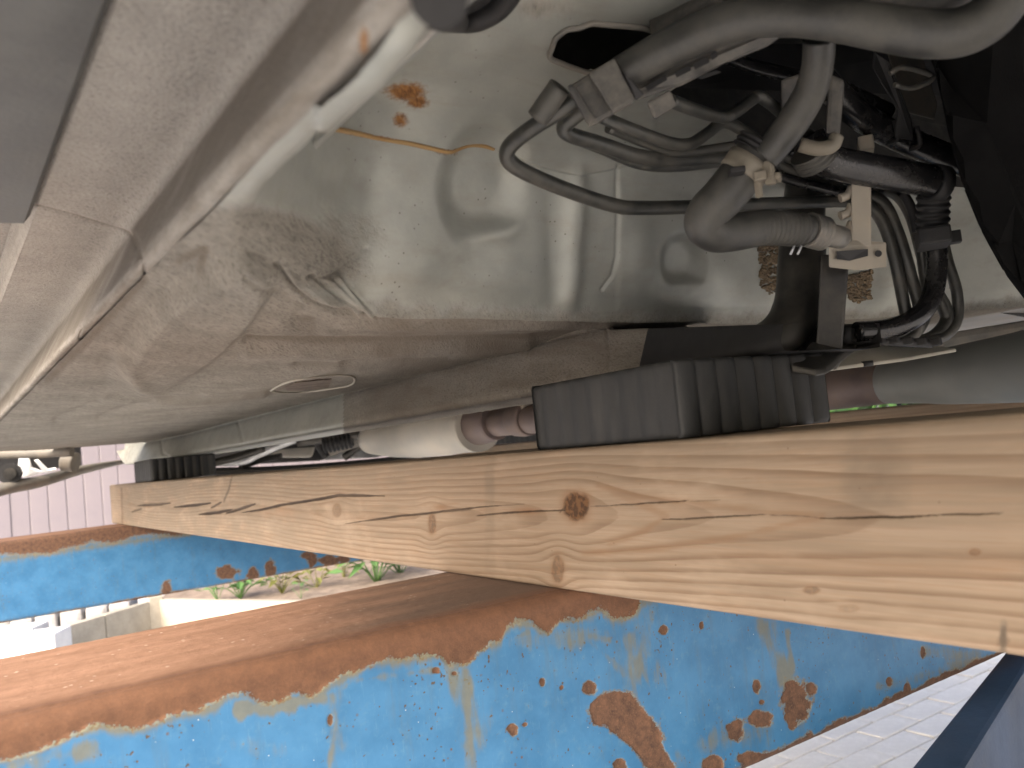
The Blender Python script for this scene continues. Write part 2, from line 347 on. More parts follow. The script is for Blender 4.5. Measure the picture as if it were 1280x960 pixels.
kerb0, kerb1 = onz(-10, 778, -.80), onz(172, 752, -.80)
for i in range(6):
    p = kerb0+(kerb1-kerb0)*((i+.5)/6); d = (kerb1-kerb0); L = np.linalg.norm(d)/6
    o = MB().box(p+[0.02, .22, -.09], (L*.96, .42+.05*rng.random(), .2), tilt(math.degrees(math.atan2(d[1], d[0]))+rng.normal()*3), .03).build('kerb_stone', M_STONE)
    tag(o, ['grey kerb stone at the left end of its row, behind the white blocks', 'grey kerb stone second from the left, just right of the larger white block', 'grey kerb stone third from the left in the row behind the beige planter edge', 'grey kerb stone fourth from the left, above the left beige planter slab', 'grey kerb stone fifth from the left, beside the planter corner', 'grey kerb stone at the right end of its row, touching the planter corner'][i], 'kerb stone', 'grey kerb stones behind the planter edge')
for i, (u, v, s, lab) in enumerate([(18, 797, .30, 'larger white block stacked beside the grey kerb stones, at the left edge'), (56, 803, .2, 'smaller white block beside the beige planter edge, right of the larger one')]):
    p = onz(u, v, -.84)
    tag(MB().box(p+[0, 0, -.06], (s, .22, .24), tilt(-28), .01).build('white_block', M_BLOCK), lab, 'block')

def leaf_plant(loc, h, n, mat, label, group=None):
    t = empty('leafy_plant', loc, label, 'plant', group); b = MB(); st = MB()
    for k in range(n):
        a = rng.random()*6.28; rr = h*(.15+.55*rng.random()); z = h*(.25+.75*rng.random())
        c = np.array(loc)+[math.cos(a)*rr, math.sin(a)*rr, z]; L = h*(.22+.2*rng.random()); w = L*.4
        d = np.array([math.cos(a), math.sin(a), .4-.9*rng.random()]); d /= np.linalg.norm(d); s_ = np.array([-math.sin(a), math.cos(a), .3*rng.normal()])
        q = [c-d*L*.5, c-d*L*.1+s_*w*.5+[0, 0, L*.06], c+d*L*.5-[0, 0, L*.1], c-d*L*.1-s_*w*.5+[0, 0, L*.06]]
        vs_ = [b.bm.verts.new(Vector(x+EYE)) for x in q]; b.bm.faces.new(vs_)
        if k % 4 == 0: st.tube([np.array(loc), np.array(loc)*.5+c*.5+[0, 0, h*.1], c], h*.012, 5, 3)
    f = b.build('foliage', mat, t); f['kind'] = 'stuff'; st.build('stem', mat, t)
pl = [(300, 741, .30, 46, M_LEAF, 'bright green leafy plant at the left end of the planter'), (352, 735, .26, 36, M_LEAF2, 'yellow green plant second along the planter'),
      (395, 729, .22, 28, M_LEAF2, 'sparse yellowish plant in the dry soil middle of the planter'), (470, 722, .42, 60, M_LEAF, 'broad green plant just left of where the timber meets the near blue beam'),
      (1058, 512, 1.35, 170, M_LEAF, 'green bush seen right of the rubber block, under the exhaust pipe')]
pl += [(272, 745, .2, 26, M_LEAF, 'low green plant at the very left of the planter, beside its corner'), (430, 718, .2, 30, M_LEAF2, 'low yellowish plant left of the broad green one'), (500, 712, .3, 40, M_LEAF, 'green leaves furthest right in the planter, against the timber'), (375, 741, .12, 16, M_LEAF, 'tiny green seedling in front of the yellow green plant')]
for u, v, h, n, mt, lab in pl:
    p = onz(u, v, -.80) if v > 600 else np.array([ray(u, v)[0]*7.2, ray(u, v)[1]*7.2, -.95])
    if v > 600: p[2] = -.84
    leaf_plant(p, h, n, mt, lab, None)

fen = empty('panel_fence', (1.0, 9.0, gz), 'pale pinkish fence of upright boards standing far behind the blue beams', 'fence')
fb = MB().box((0, 0, 0), (.1495, .03, 2.3), None, .008); fme = None
for i in range(105):
    x = -1.4+i*.152
    if fme is None: o = fb.build('board', M_FENCE, fen); fme = o.data; fme.transform(Matrix.Translation((0, 0, -1)))
    else: o = bpy.data.objects.new('board', fme); COL.objects.link(o); o.parent = fen
    o.matrix_parent_inverse = fen.matrix_world.inverted(); o.location = (x, 9.0+.004*rng.normal(), 1.0+.12)
for z in (.1, 1.1, 2.0): MB().box((6.5, 9.05, gz+z+.02), (16, .05, .08)).build('rail', M_FENCEG, fen)

MB().box((6.5, 9.022, gz+1.15), (16, .006, 2.2)).build('backing_sheet', M_FENCEG, fen)
# ------------------------------------------------------------------ blue steel beams
ZB = -.1270
def box_profile(y0, y1, z0, z1, r, dens):
    # closed loop: starts back-bottom, up the back, over the top towards the viewer, down the front, back underneath
    def arc(cy, cz, a0, a1, k=6): return [(cy+r*math.cos(a), cz+r*math.sin(a)) for a in np.linspace(a0, a1, k)]
    def seg(p, q, k): return [(p[0]+(q[0]-p[0])*t, p[1]+(q[1]-p[1])*t) for t in np.linspace(0, 1, k+2)[1:-1]]
    P = []
    c1 = arc(y1-r, z1-r, 0, math.pi/2); c2 = arc(y0+r, z1-r, math.pi/2, math.pi); c3 = arc(y0+r, z0+r, math.pi, 1.5*math.pi); c4 = arc(y1-r, z0+r, 1.5*math.pi, 2*math.pi)
    P += c1+seg(c1[-1], c2[0], dens[0])+c2+seg(c2[-1], c3[0], dens[1])+c3+seg(c3[-1], c4[0], 6)+c4+seg(c4[-1], c1[0], 6)
    return np.array(P)
def beam(name, y0, y1, z0, z1, xs, dens, r, fn):
    P = box_profile(y0, y1, z0, z1, r, dens); n, m = len(xs), len(P)
    V = np.empty((n, m, 3)); V[:, :, 0] = xs[:, None]; V[:, :, 1] = P[None, :, 0]; V[:, :, 2] = P[None, :, 1]
    attrs, off = fn(V, y0, y1, z0, z1)
    if off is not None:
        N = np.zeros((m, 2)); d = np.roll(P, -1, 0)-np.roll(P, 1, 0); N[:, 0] = d[:, 1]; N[:, 1] = -d[:, 0]; N /= np.linalg.norm(N, axis=1, keepdims=True)
        V[:, :, 1] += off*N[None, :, 0]; V[:, :, 2] += off*N[None, :, 1]
    return grid_mesh(name, V[:, ::-1], closed_m=True, attrs={k: np.broadcast_to(a, V.shape[:2])[:, ::-1] for k, a in attrs.items()}, caps=True)
RB = [(-300,1040),(-150,975),(0,949),(37,941),(67,926),(112,907),(124,903),(142,909),(184,907),(210,896),(236,889),(262,883),(285,868),(302,866),(319,874),(340,876),(360,870),(385,868),(405,859),(420,850),(435,840),(448,836),(461,831),(475,825),(500,822),(527,819),(540,815),(550,816),(561,829),(575,829),(587,825),(594,817),(602,810),(614,803),(625,799),(632,784),(644,774),(655,775),(666,778),(672,783),(677,787),(684,788),(689,786),(694,778),(700,771),(711,773),(722,772),(737,765),(752,759),(760,765),(767,771),(782,768),(797,761),(803,752),(830,735),(1000,690),(1400,580)]
PATCH = [(737,859,9,9,0),(640,912,7,8,0),(656,906,3,3,0),(678,852,4,6,0),(702,860,3,3,0),(830,787,7,7,0),(946,859,5,8,0),(920,912,11,15,0),(950,900,19,11,0),(995,876,19,27,0),(990,858,9,8,0),(1014,861,7,8,0),(952,878,3,3,0),(1112,852,4,6,0),(1134,862,5,10,0),(1154,816,4,8,0),(877,782,3,5,0),(892,957,15,12,0),(1181,846,6,5,0),(775,960,9,14,0),(545,838,5,5,0),(568,842,4,3,0),(413,900,3,8,0),(990,895,6,16,0),(940,950,20,10,0)]
BIG = [(737,880),(749,870),(775,864),(790,870),(805,889),(824,911),(828,930),(842,956),(850,985),(812,962),(790,934),(760,911),(742,905)]
def near_attr(V, y0, y1, z0, z1):
    u, v, d = project(V); X = V[..., 0]; Y = V[..., 1]; Z = V[..., 2]
    front = (Y < y0+.012)
    bv = np.interp(u, [p[0] for p in RB], [p[1] for p in RB])
    sc = np.clip(d, .3, 2)/.7
    jag = (fbm(X*90, Z*90, 4)-.5)*14
    a = np.clip((bv-v+jag)/10*.5+.5, 0, 1)
    for (cx, cy, rx, ry, _) in PATCH:
        q = np.hypot((u-cx)/rx, (v-cy)/ry)+(fbm(u*.11, v*.11, 9)-.5)*.8
        a = np.maximum(a, np.clip((1.25-q)*1.6, 0, 1))
    db = polydist(u, v, BIG+BIG[:1]); a = np.maximum(a, np.clip(np.where(inpoly(u, v, BIG), 1, -1)*(db+2)/8*.5+.5+(fbm(u*.09, v*.09, 2)-.5)*.9, 0, 1))
    bot = np.clip((.010-(Z-z0))/.010+.35+(fbm(X*60, Z*60, 5)-.5)*1.3, 0, 1); a = np.maximum(a, bot)
    a = np.where(front, a, 1.0)
    st = np.zeros_like(a)
    for pts, w, s in [([(570,830),(585,870),(600,930)],26,.65),([(640,800),(700,800),(760,790)],22,.5),([(805,770),(820,850)],20,.5),([(20,952),(110,940)],24,.7),([(425,860),(418,930)],20,.55),([(960,790),(990,860)],26,.6),([(880,930),(1000,900)],26,.55),([(1100,860),(1220,825)],12,.6),([(740,795),(760,800)],10,.7),([(290,930),(360,940)],18,.4),([(582,840),(586,880),(592,960)],11,.8),([(415,870),(420,900),(412,960)],10,.8),([(803,760),(806,790),(800,820),(815,870)],7,.55),([(785,800),(792,850),(800,930)],13,.6),
                      ([(955,785),(965,810),(985,850)],20,.75),([(985,790),(990,840)],8,.8),([(840,790),(842,830)],5,.4),([(905,775),(915,800)],10,.4),([(430,860),(440,850)],8,.7),([(300,885),(330,885),(400,872)],16,1.05),
                      ([(840,940),(900,975)],30,.5),([(735,800),(790,850)],7,.5),([(640,800),(660,790)],8,.6),([(15,955),(60,950)],16,.7),([(113,915),(150,918)],8,.5),([(690,795),(745,785)],14,.4),([(1155,815),(1220,820)],14,.55),([(445,850),(540,838)],9,.55)]:
        st = np.maximum(st, s*np.exp(-((polydist(u, v, pts)+(fbm(u*.06, v*.03, 11)-.4)*w*1.6)/w)**2)*(.6+.8*fbm(u*.05, v*.02, 23)))
    st = np.where(front, np.maximum(st, (.45+.55*fbm(u*.03, v*.01, 17, 3))*np.exp(-np.abs(v-bv-4)/13)), 0)
    ty = np.where(front, np.clip(1-(z1-Z)/.09, 0, 1)*.45, 1.0); ty = np.where((Y >= y0+.012) & (Y < y0+.05), .35+.65*sstep(y0+.010, y0+.045, Y+.012*(fbm(X*40, Y*40, 3)-.5)), ty) 
    off = -.0009*sstep(.35, .65, a)*front+.0006*(fbm(X*140, (Y+Z)*140, 7)-.5)*a+.0010*(fbm(X*9, (Y+Z)*9, 3)-.5)
    st = np.where(front, st, np.maximum(.9*sstep(230, 560, u)*(.6+.6*fbm(X*9, Y*20, 41)), .9*np.exp(-((X-.49)/.10)**2)))  # top face gets darker towards the timber and under it
    return {'rust': a, 'stain_shade': st, 'dusty': np.clip(ty, 0, 1)}, off
near = empty('steel_beam', (.5, .68, gz), 'near blue painted steel box beam with a rust covered top, under the timber', 'steel beam', 'blue steel beams across the frame')
xs = np.r_[np.linspace(-.9, -.02, 40), np.linspace(-.015, 1.16, 900), np.linspace(1.165, 2.1, 40)]
link('beam_body', beam('beam_body', .570, .790, -.328, ZB, xs, (120, 250), .010, near_attr), M_BEAM, near)
def far_attr(V, y0, y1, z0, z1):
    u, v, d = project(V); X = V[..., 0]; Y = V[..., 1]; Z = V[..., 2]; front = Y < y0+.012
    t = (z1-Z)/(z1-z0)
    a = np.clip(1-(t-.10-(fbm(X*9, Z*3, 2)-.5)*.22)/.16, 0, 1)
    for cx, cy, rx, ry in [(284,716,14,9),(316,717,7,11),(338,712,7,14),(208,738,7,13),(385,695,10,5),(410,700,14,7),(390,703,6,6),(430,698,6,8)]:
        a = np.maximum(a, np.clip((1.2-np.hypot((u-cx)/rx, (v-cy)/ry)-(fbm(u*.2, v*.2, 9)-.5))*1.5, 0, 1))
    a = np.maximum(a, np.clip((t-.965+(fbm(X*12, Z*12, 8)-.5)*.10)/.05, 0, 1)); a = np.where(front, a, 1)
    st = np.where(front, .7*np.exp(-np.abs(t-.22)/.10)+.5*np.clip((t-.85)/.15, 0, 1), 0)
    return {'rust': a, 'stain_shade': st, 'dusty': np.where(front, 0, .6)}, None
far = empty('steel_beam', (.9, 2.7, gz), 'far blue painted steel box beam with a thin rusty top edge, under the far end of the timber', 'steel beam', 'blue steel beams across the frame')
link('beam_body', beam('beam_body', 2.60, 2.80, -.335, ZB, np.linspace(-1.2, 3.2, 420), (12, 90), .010, far_attr), M_BEAM, far)
M_ARM = plain('dark_blue_paint', (.035, .065, .125), .5, 0, .35, (.03, .03, .03), .3, 30, .5)
za = -.334
p0, p1, p2, p3 = onz(1246, 827, za), onz(1137, 960, za), onz(1207, 960, za), onz(1288, 828, za)
e1, e2 = p0+(p1-p0)*1.7, p3+(p2-p3)*1.7
s1, s2 = p0-(p1-p0)*.35, p3-(p2-p3)*.35
o = MB().prism([s1, e1, e2, s2], (0, 0, -.16), .006).build('brace_arm', M_ARM, near); o['label'] = 'dark blue brace arm below the beam, nearly black in shade on top'  # top face lies in the shade of beam and timber
for x in (-.75, 2.0):                                    # legs, outside the picture, that carry the frame
    for root, y in ((near, .68), (far, 2.70)): MB().box((x, y, (-.335+gz)/2), (.12, .12, -(gz+.335)-.002), None, .006).build('leg', M_ARM, root)

# ------------------------------------------------------------------ timbers
ZT, ZU = -.0105, -.1262
KN = [(720,633,17,18,1.0),(697,711,8,19,.55),(540,655,5,13,.6),(421,638,6,9,.4),(1014,738,11,5,.5),(1218,690,8,4,.5),(1062,760,13,5,.25)]
CR = [([(430,655),(480,648),(540,641),(600,634),(626,632)],1.6,.9),([(595,645),(650,640),(705,638)],1.4,.9),([(762,632),(861,626)],1.2,.7),([(827,649),(880,647),(954,643)],1.2,.8),([(1025,648),(1100,646),(1167,644)],1.6,.95),([(1160,644),(1257,641)],1.2,.8),([(738,633),(765,632)],1.0,.6),([(861,627),(900,625)],.9,.4),([(950,643),(1028,648)],1.0,.55),([(626,632),(655,630)],.9,.4),
      ([(480,620),(424,619),(380,627),(326,637),(300,641)],2.0,1.0),([(172,632),(195,631),(212,629)],1.9,1.0),([(216,634),(240,632),(262,629)],2.0,1.0),([(248,643),(270,641),(288,637)],2.2,1.0),([(281,642),(300,636),(318,630)],2.0,1.0),([(262,635),(276,628)],1.4,.8),
      ([(279,628),(286,612),(290,596)],1.4,.55),([(400,622),(440,618),(480,620)],1.2,.8),([(152,610),(153,655)],1.2,.45),([(165,640),(176,636)],1.4,.7),([(310,640),(360,630)],1.8,.7),([(560,640),(590,637)],1.0,.5),([(700,640),(706,634)],1.2,.6)]
VO = [(748,607),(800,620),(900,633),(1028,646),(930,668),(830,685),(730,692)]; VI = [(765,615),(800,630),(833,645),(805,664),(762,680)]
def timber_mesh(name, x0, x1, ys, detail, ZT=ZT):
    r = .004
    P = []
    for a in np.linspace(0, math.pi/2, 4): P.append((x1-r+r*math.cos(a)-0, ZT-r+r*math.sin(a)))
    for x in np.linspace(x1-r, x0+r, 12)[1:-1]: P.append((x, ZT))
    for a in np.linspace(math.pi/2, math.pi, 5): P.append((x0+r+r*math.cos(a), ZT-r+r*math.sin(a)))
    for z in np.linspace(ZT-r, ZU+r, 230 if detail else 40)[1:-1]: P.append((x0, z))
    for a in np.linspace(math.pi, 1.5*math.pi, 5): P.append((x0+r+r*math.cos(a), ZU+r+r*math.sin(a)))
    for x in np.linspace(x0+r, x1-r, 8)[1:-1]: P.append((x, ZU))
    for a in np.linspace(1.5*math.pi, 2*math.pi, 4): P.append((x1-r+r*math.cos(a), ZU+r+r*math.sin(a)))
    P = np.array(P); V = np.empty((len(ys), len(P), 3)); V[..., 0] = P[None, :, 0]; V[..., 2] = P[None, :, 1]; V[..., 1] = ys[:, None]
    X, Y, Z = V[..., 0].copy(), V[..., 1].copy(), V[..., 2].copy()
    u, v, d = project(V); front = (X < x0+.02)
    zc = -.066+.006*np.sin(Y*5); h = Z-zc+.0022*(fbm(Y*5+np.zeros_like(Z), Z*20, 5)-.5)*2; hx = X-x0
    kn = np.zeros_like(X); ck = np.zeros_like(X); red = np.zeros_like(X)
    if detail:
        for cx, cy, rx, ry, s in KN:
            q2 = ((u-cx)/(rx*2.6))**2+((v-cy)/(ry*1.9))**2
            kc = onx(cx, cy, x0)[2]
            h = h-(Z-kc)*.75*np.exp(-q2)*front
            q = np.hypot((u-cx)/rx, (v-cy)/ry)+(fbm(u*.12, v*.12, 3)-.5)*.35
            kn = np.maximum(kn, s*sstep(1.12, .8, q)*front); red = np.maximum(red, .55*s*np.exp(-((q-1)/.35)**2)*front)
            kd = np.where(q < 1.15, .35+.65*np.abs(np.sin(q*9)), 0)*s*front; 
        for pts, w, s in CR:
            jj = [pts[0]]
            for (xa, ya), (xb, yb_) in zip(pts[:-1], pts[1:]):
                for q_ in np.linspace(0, 1, max(2, int(abs(xb-xa)/14)))[1:]: jj.append((xa+(xb-xa)*q_, ya+(yb_-ya)*q_+(0 if q_ == 1 else rng.normal()*.7)))
            half = (pts[-1][0]-pts[0][0])/2; mid = (pts[-1][0]+pts[0][0])/2; tp = np.clip(1.25-1.05*np.abs((u-mid)/(abs(half)+3))**2, .12, 1.1)
            dd = (polydist(u, v, jj)+(fbm(u*.15, v*.4, 6)-.5)*1.2)/tp
            ck = np.maximum(ck, s*(.7+.5*fbm(u*.03, v*.0, 13))*sstep(w*1.2, w*.35, dd)*front)
        for cx, cy, rx, ry, s in [(658,639,20,5,.9),(552,634,10,4,.8),(610,637,14,3,.4),(345,640,40,7,.45),(460,690,30,4,.2)]:
            red = np.maximum(red, s*np.exp(-((u-cx)/rx)**2-((v-cy)/ry)**2)*front)
        for pl_, w, s in [(VO, 4.5, .5), (VI, 4, .45)]:
            red = np.maximum(red, s*np.exp(-((polydist(u, v, pl_)+(fbm(u*.05, v*.2, 1)-.5)*6)/w)**2)*front)
        bnd = 703+.004*(u-1000); red = np.maximum(red, .30*np.exp(-((v-bnd-6*np.sin(u*.012))/11)**2)*sstep(760, 1000, u)*front)
    D = .006+.036*sstep(.9, .2, Y)+.006*fbm(Y*2.2, Y*0, 8)+hx*.8
    N = np.sqrt(h*h*1.25+D*D)/.0066+.8*fbm(Y*1.6, Z*6, 2)
    wx = np.clip(.30+.55*sstep(.5, 1.8, Y)+.35*sstep(.02, .0, ZT-Z), 0, 1)
    if detail:
        for cx, cy, rx, ry, s in [(1254,800,5,26,1.3),(1090,575,45,75,.75),(1130,610,14,60,.5),(612,600,8,80,.6),(500,600,10,60,.45),(160,630,12,40,1.0),(900,570,60,20,.4),(340,600,22,30,.5)]:
            wx = np.maximum(wx, s*np.exp(-((u-cx)/rx)**4-((v-cy)/ry)**4))
    if detail: ck = np.maximum(ck, .55*front*np.clip(1.2-np.hypot((u-1254)/7, (v-802)/27)-(fbm(u*.2, v*.1, 77)-.5)*1.2, 0, 1)); ck = np.maximum(ck, .16*front*np.exp(-((u-612)/7)**4)*fbm(u*.1, v*.05, 78)); ck = np.maximum(ck, .22*front*np.exp(-((u-1092)/42)**4-((v-590)/58)**4)*(.4+.8*fbm(u*.05, v*.05, 79)))
    off = -.0016*ck*(ck > .6)-.0007*kn+.00025*np.sin(N*6.28)*front*.5
    gouge = 0
    if detail:
        g = [(175,240,632,7),(240,325,637,8)]
        for a_, b_, c_, w_ in g: gouge = gouge-.004*np.exp(-((v-c_)/w_)**2)*sstep(a_-15, a_+15, u)*sstep(b_+15, b_-15, u)*(.3+.7*fbm(u*.08+v*.15, v*.05, 4))*front
    V[..., 0] -= (off+gouge)*front
    V[..., 2] += .0012*(fbm(Y*7, X*0+3, 1)-.5)*2*(np.abs(Z-ZT) < .006)*0
    return grid_mesh(name, V[:, ::-1], closed_m=True, attrs={k: q[:, ::-1] for k, q in dict(ring=N, knot=kn, crack=ck, weather=wx, red=red).items()}, caps=True)
uu = np.linspace(132, 1330, 1150); r_ = np.array([ray(x, 600) for x in uu]); ysn = (r_[:, 1]*.42/r_[:, 0])
ysn = np.unique(np.r_[ysn[ysn < 2.84], 2.84, np.linspace(-.6, ysn.min(), 30)])[::-1].copy()
TIM = link('timber', timber_mesh('timber', .42, .56, ysn, True), M_WOOD)
tag(TIM, 'long pale sawn softwood timber with knots and cracks, in front, lying across both blue beams', 'timber', 'timbers carrying the car')
T2 = link('timber', timber_mesh('timber', 1.30, 1.44, np.linspace(2.28, -.6, 240), False, -.0055), M_WOOD)
tag(T2, 'second softwood timber further under the car, behind the front one and below the muffler', 'timber', 'timbers carrying the car')

# ------------------------------------------------------------------ rubber blocks
def rubber_block(x0, x1, y0, y1, z0, z1, label, hi=True):
    # outline with ribs; strong ribs on the rear face, faint ones on the side
    ns = 150 if hi else 60; ribs = 8; out = []
    for t in np.linspace(0, 1, ns, endpoint=False): out.append((x0, y1+(y0-y1)*t, -1, 0, .0012*(.5+.5*math.cos(t*2*math.pi*9))))
    for t in np.linspace(0, 1, ns, endpoint=False): out.append((x0+(x1-x0)*t, y0, 0, -1, (.0058*abs(math.sin(t*math.pi*ribs))**.5)))
    for t in np.linspace(0, 1, ns, endpoint=False): out.append((x1, y0+(y1-y0)*t, 1, 0, .0012*(.5+.5*math.cos(t*2*math.pi*9))))
    for t in np.linspace(0, 1, ns, endpoint=False): out.append((x1+(x0-x1)*t, y1, 0, 1, (.0058*abs(math.sin(t*math.pi*ribs))**.5)))
    o = np.array(out); zs = np.r_[z0, z0+.0015, np.linspace(z0+.004, z1-.004, 10), z1-.0015, z1]; ins = np.zeros(len(zs)); ins[[0, -1]] = .002; ins[[1, -2]] = .0006
    V = np.empty((len(zs), len(o), 3))
    for i, z in enumerate(zs):
        k = o[:, 4]-.0045-ins[i]; V[i, :, 0] = o[:, 0]+o[:, 2]*k; V[i, :, 1] = o[:, 1]+o[:, 3]*k; V[i, :, 2] = z
    m = link('rubber_block', grid_mesh('rubber_block', V, closed_m=True, caps=True, smooth=True), M_RUBBER)
    for p in m.data.polygons:
        if len(p.vertices) > 4: p.use_smooth = False
    return tag(m, label, 'rubber block', 'black rubber blocks between timber and car')
rubber_block(.4245, .592, .421, .600, ZT+.0006, .0455, 'large black ribbed rubber block on the front timber, nearest the camera')
rubber_block(.4245, .585, 2.24, 2.46, ZT+.0006, .0455, 'small looking black rubber block at the far left end of the front timber', False)
rubber_block(1.30, 1.44, 1.83, 2.05, -.0049, .040, 'dark ribbed rubber block on the second timber, seen below the exhaust pipe', False)

# ------------------------------------------------------------------ the car, seen from underneath
CAR = empty('car', (1.0, .9, gz+.95), 'silver car resting on rubber blocks and timbers, seen from underneath', 'car')
XB = [.05, .09, .113, .145, .187, .228, .252, .35, .448, .6, .732, .9, 1.03, 1.2, 2.0]
YB = [.42, .40, .372, .409, .464, .526, .543, .562, .576, .588, .596, .57, .49, .42, .40]
RD = [-3, 0, .006, .016, .033, .061, .075, .10, .20, .40, .70, 1.2]
RZ = [0, 0, .0035, .017, .054, .106, .120, .129, .142, .162, .178, .19]
def xpinch(y): return .0965-.0135*np.clip(y, -.5, 2.3)
def zpinch(y): return .1005+.004*np.clip(y, 0, 3)
nt_, nx_ = 560, 660
tx = np.linspace(0, 1, nx_)
d_ = np.r_[np.linspace(1.0, .62, 14)[:-1], np.linspace(.62, .095, 170)[:-1], np.linspace(.095, -.004, 210)[:-1], -.004-np.linspace(0, 1, 190)**2.2*2.15]
Vb = np.empty((len(d_), nx_, 3))
Xg = .095+.005+1.02*tx**1.35
yb = np.interp(Xg, XB, YB); k_ = np.exp(-np.linspace(-2, 2, 31)**2); k_ /= k_.sum()
ybs = np.convolve(np.pad(yb, 15, mode='edge'), k_, 'valid')
Yg = ybs[None, :]-d_[:, None]
Xp = xpinch(Yg)+.0002
Xf = Xp+(Xg[None, :]-.100)*(1.12-Xp)/(1.02)
rz = np.interp(d_, RD, RZ); dd = np.linspace(d_.min(), d_.max(), 6000); rzs = np.interp(dd, RD, RZ); kk = np.exp(-np.linspace(-2, 2, 23)**2); kk /= kk.sum(); rzs = np.convolve(np.pad(rzs, 11, mode='edge'), kk, 'valid'); rz = np.interp(d_, dd, rzs)
rear = sstep(0.0, .085, Xf-Xp)
Zg = .101+rz[:, None]*rear+.006*sstep(.4, 2.2, Yg)
Zg = Zg+(zpinch(Yg)+.0005-Zg)*np.exp(-((Xf-Xp)/.012)**2)
Vb[..., 0] = Xf; Vb[..., 1] = Yg; Vb[..., 2] = Zg
ub, vb, db_ = project(Vb); Dg = np.broadcast_to(d_[:, None], ub.shape)
Nb = normals(Vb); Nb *= np.sign(-(Nb*Vb).sum(-1, keepdims=True))          # towards the viewer's side (downwards)
H = np.zeros_like(ub); dirt = np.zeros_like(ub); rust = np.zeros_like(ub); stain_shade = np.zeros_like(ub)
floor = sstep(.004, -.006, Dg)
def gau(cx, cy, rx, ry, ang=0): 
    a = math.radians(ang); x = (ub-cx)*math.cos(a)+(vb-cy)*math.sin(a); y = -(ub-cx)*math.sin(a)+(vb-cy)*math.cos(a); return np.exp(-(x/rx)**2-(y/ry)**2)
def ell(cx, cy, rx, ry, ang=0, soft=.25):
    a = math.radians(ang); x = (ub-cx)*math.cos(a)+(vb-cy)*math.sin(a); y = -(ub-cx)*math.sin(a)+(vb-cy)*math.cos(a); return sstep(1+soft, 1-soft, np.hypot(x/rx, y/ry))
def groove(pts, w, h): 
    global H; H += h*np.exp(-(polydist(ub, vb, pts)/w)**2)
def smooth_pts(p, n=6): return [tuple(q) for q in cspline([np.array(x, float) for x in p], n)]
# pressings in the rear panel (positive H = towards the ground)
H += -.0095*ell(604, 228, 44, 66, 8, .42)+.006*gau(612, 292, 34, 13, -12)
H += .009*gau(508, 322, 55, 60, 20)+.002*gau(640, 345, 120, 26, 0)
H += .0075*np.exp(-((ub-715-(vb-300)*-.06)/13)**2)*sstep(185, 240, vb)*sstep(400, 365, vb)
H += -.002*np.exp(-((ub-690)/12)**2)*sstep(210, 250, vb)*sstep(395, 360, vb)
groove([(771, 205), (771, 250), (770, 320), (764, 345), (752, 362)], 1.8, -.0016)
H += .0015*sstep(768, 775, ub)*sstep(200, 220, vb)*sstep(395, 380, vb)*(Dg > 0)
H += -.008*ell(852, 328, 22, 30, 0, .45)+.004*gau(852, 354, 20, 8)
H += .006*gau(905, 345, 30, 40)+.005*gau(800, 330, 26, 50)
H += .006*ell(480, 95, 110, 70, -20, .5)*0
H += .0022*(fbm(ub*.011, vb*.011, 21, 3)-.5)*(Dg > 0)*2
seam = smooth_pts([(398,158),(440,166),(490,175),(535,184),(565,189),(590,186),(612,188),(640,196),(690,212),(730,216),(770,210),(800,200)])
sv = np.interp(ub, [p[0] for p in seam], [p[1] for p in seam])
H += .0022*sstep(1.5, -1.5, vb-sv)*(ub > 395)*(ub < 820)*sstep(20, 60, vb)*(Dg > 0)
rust = np.maximum(rust, .95*np.exp(-(polydist(ub, vb, seam[:26])/3.2)**2)*(.55+.8*fbm(ub*.06, vb*.1, 4)))
rust = np.maximum(rust, .5*np.exp(-(polydist(ub, vb, [(545,188),(575,194)])/6)**2))
for cx, cy, rx, ry, s in [(508,112,26,14,1.0),(520,124,16,10,.95),(492,108,22,9,.8),(499,149,12,11,.85),(470,125,14,10,.25),(540,120,30,10,.15)]:
    rust = np.maximum(rust, s*np.exp(-((ub-cx)/rx)**2-((vb-cy)/ry)**2))
H += .0015*np.maximum(0, rust-.4)*fbm(ub*.3, vb*.3, 5)
# crumpled gusset between floor and rear panel
for pts, w, h in [([(345,333),(352,342),(372,362),(400,380),(438,389)],3.2,-.0040),([(337,343),(346,333),(355,326)],2.0,-.0022),([(332,335),(340,344)],1.8,-.0012),([(385,347),(393,343)],2.4,-.003),([(395,349),(420,340),(440,322),(452,308)],2.2,-.0022),
                  ([(427,345),(432,355),(450,375),(470,392)],2.3,-.0032),([(410,352),(432,372),(448,386)],5,.0030),([(305,325),(325,340),(350,368),(380,384)],2.6,-.0022),([(350,330),(362,352),(385,374),(415,388),(445,394)],2.4,-.0034),([(400,352),(425,372),(455,390)],2.6,-.0030),([(418,346),(440,368),(468,392)],4,.0030),([(255,320),(270,330),(282,345)],3,-.0010),([(268,318),(300,314),(335,322)],2,-.0008),([(290,312),(312,290),(325,275)],2,-.0008),([(360,345),(385,366),(420,382)],6,.0025)]:
    groove(smooth_pts(pts, 4), w, h)
# bottom lip of the rear panel
H += .0026*np.exp(-((Dg-.000)/.0035)**2)*sstep(440, 470, ub); H += -.0028*np.exp(-((Dg+.006)/.0035)**2)*sstep(440, 470, ub)
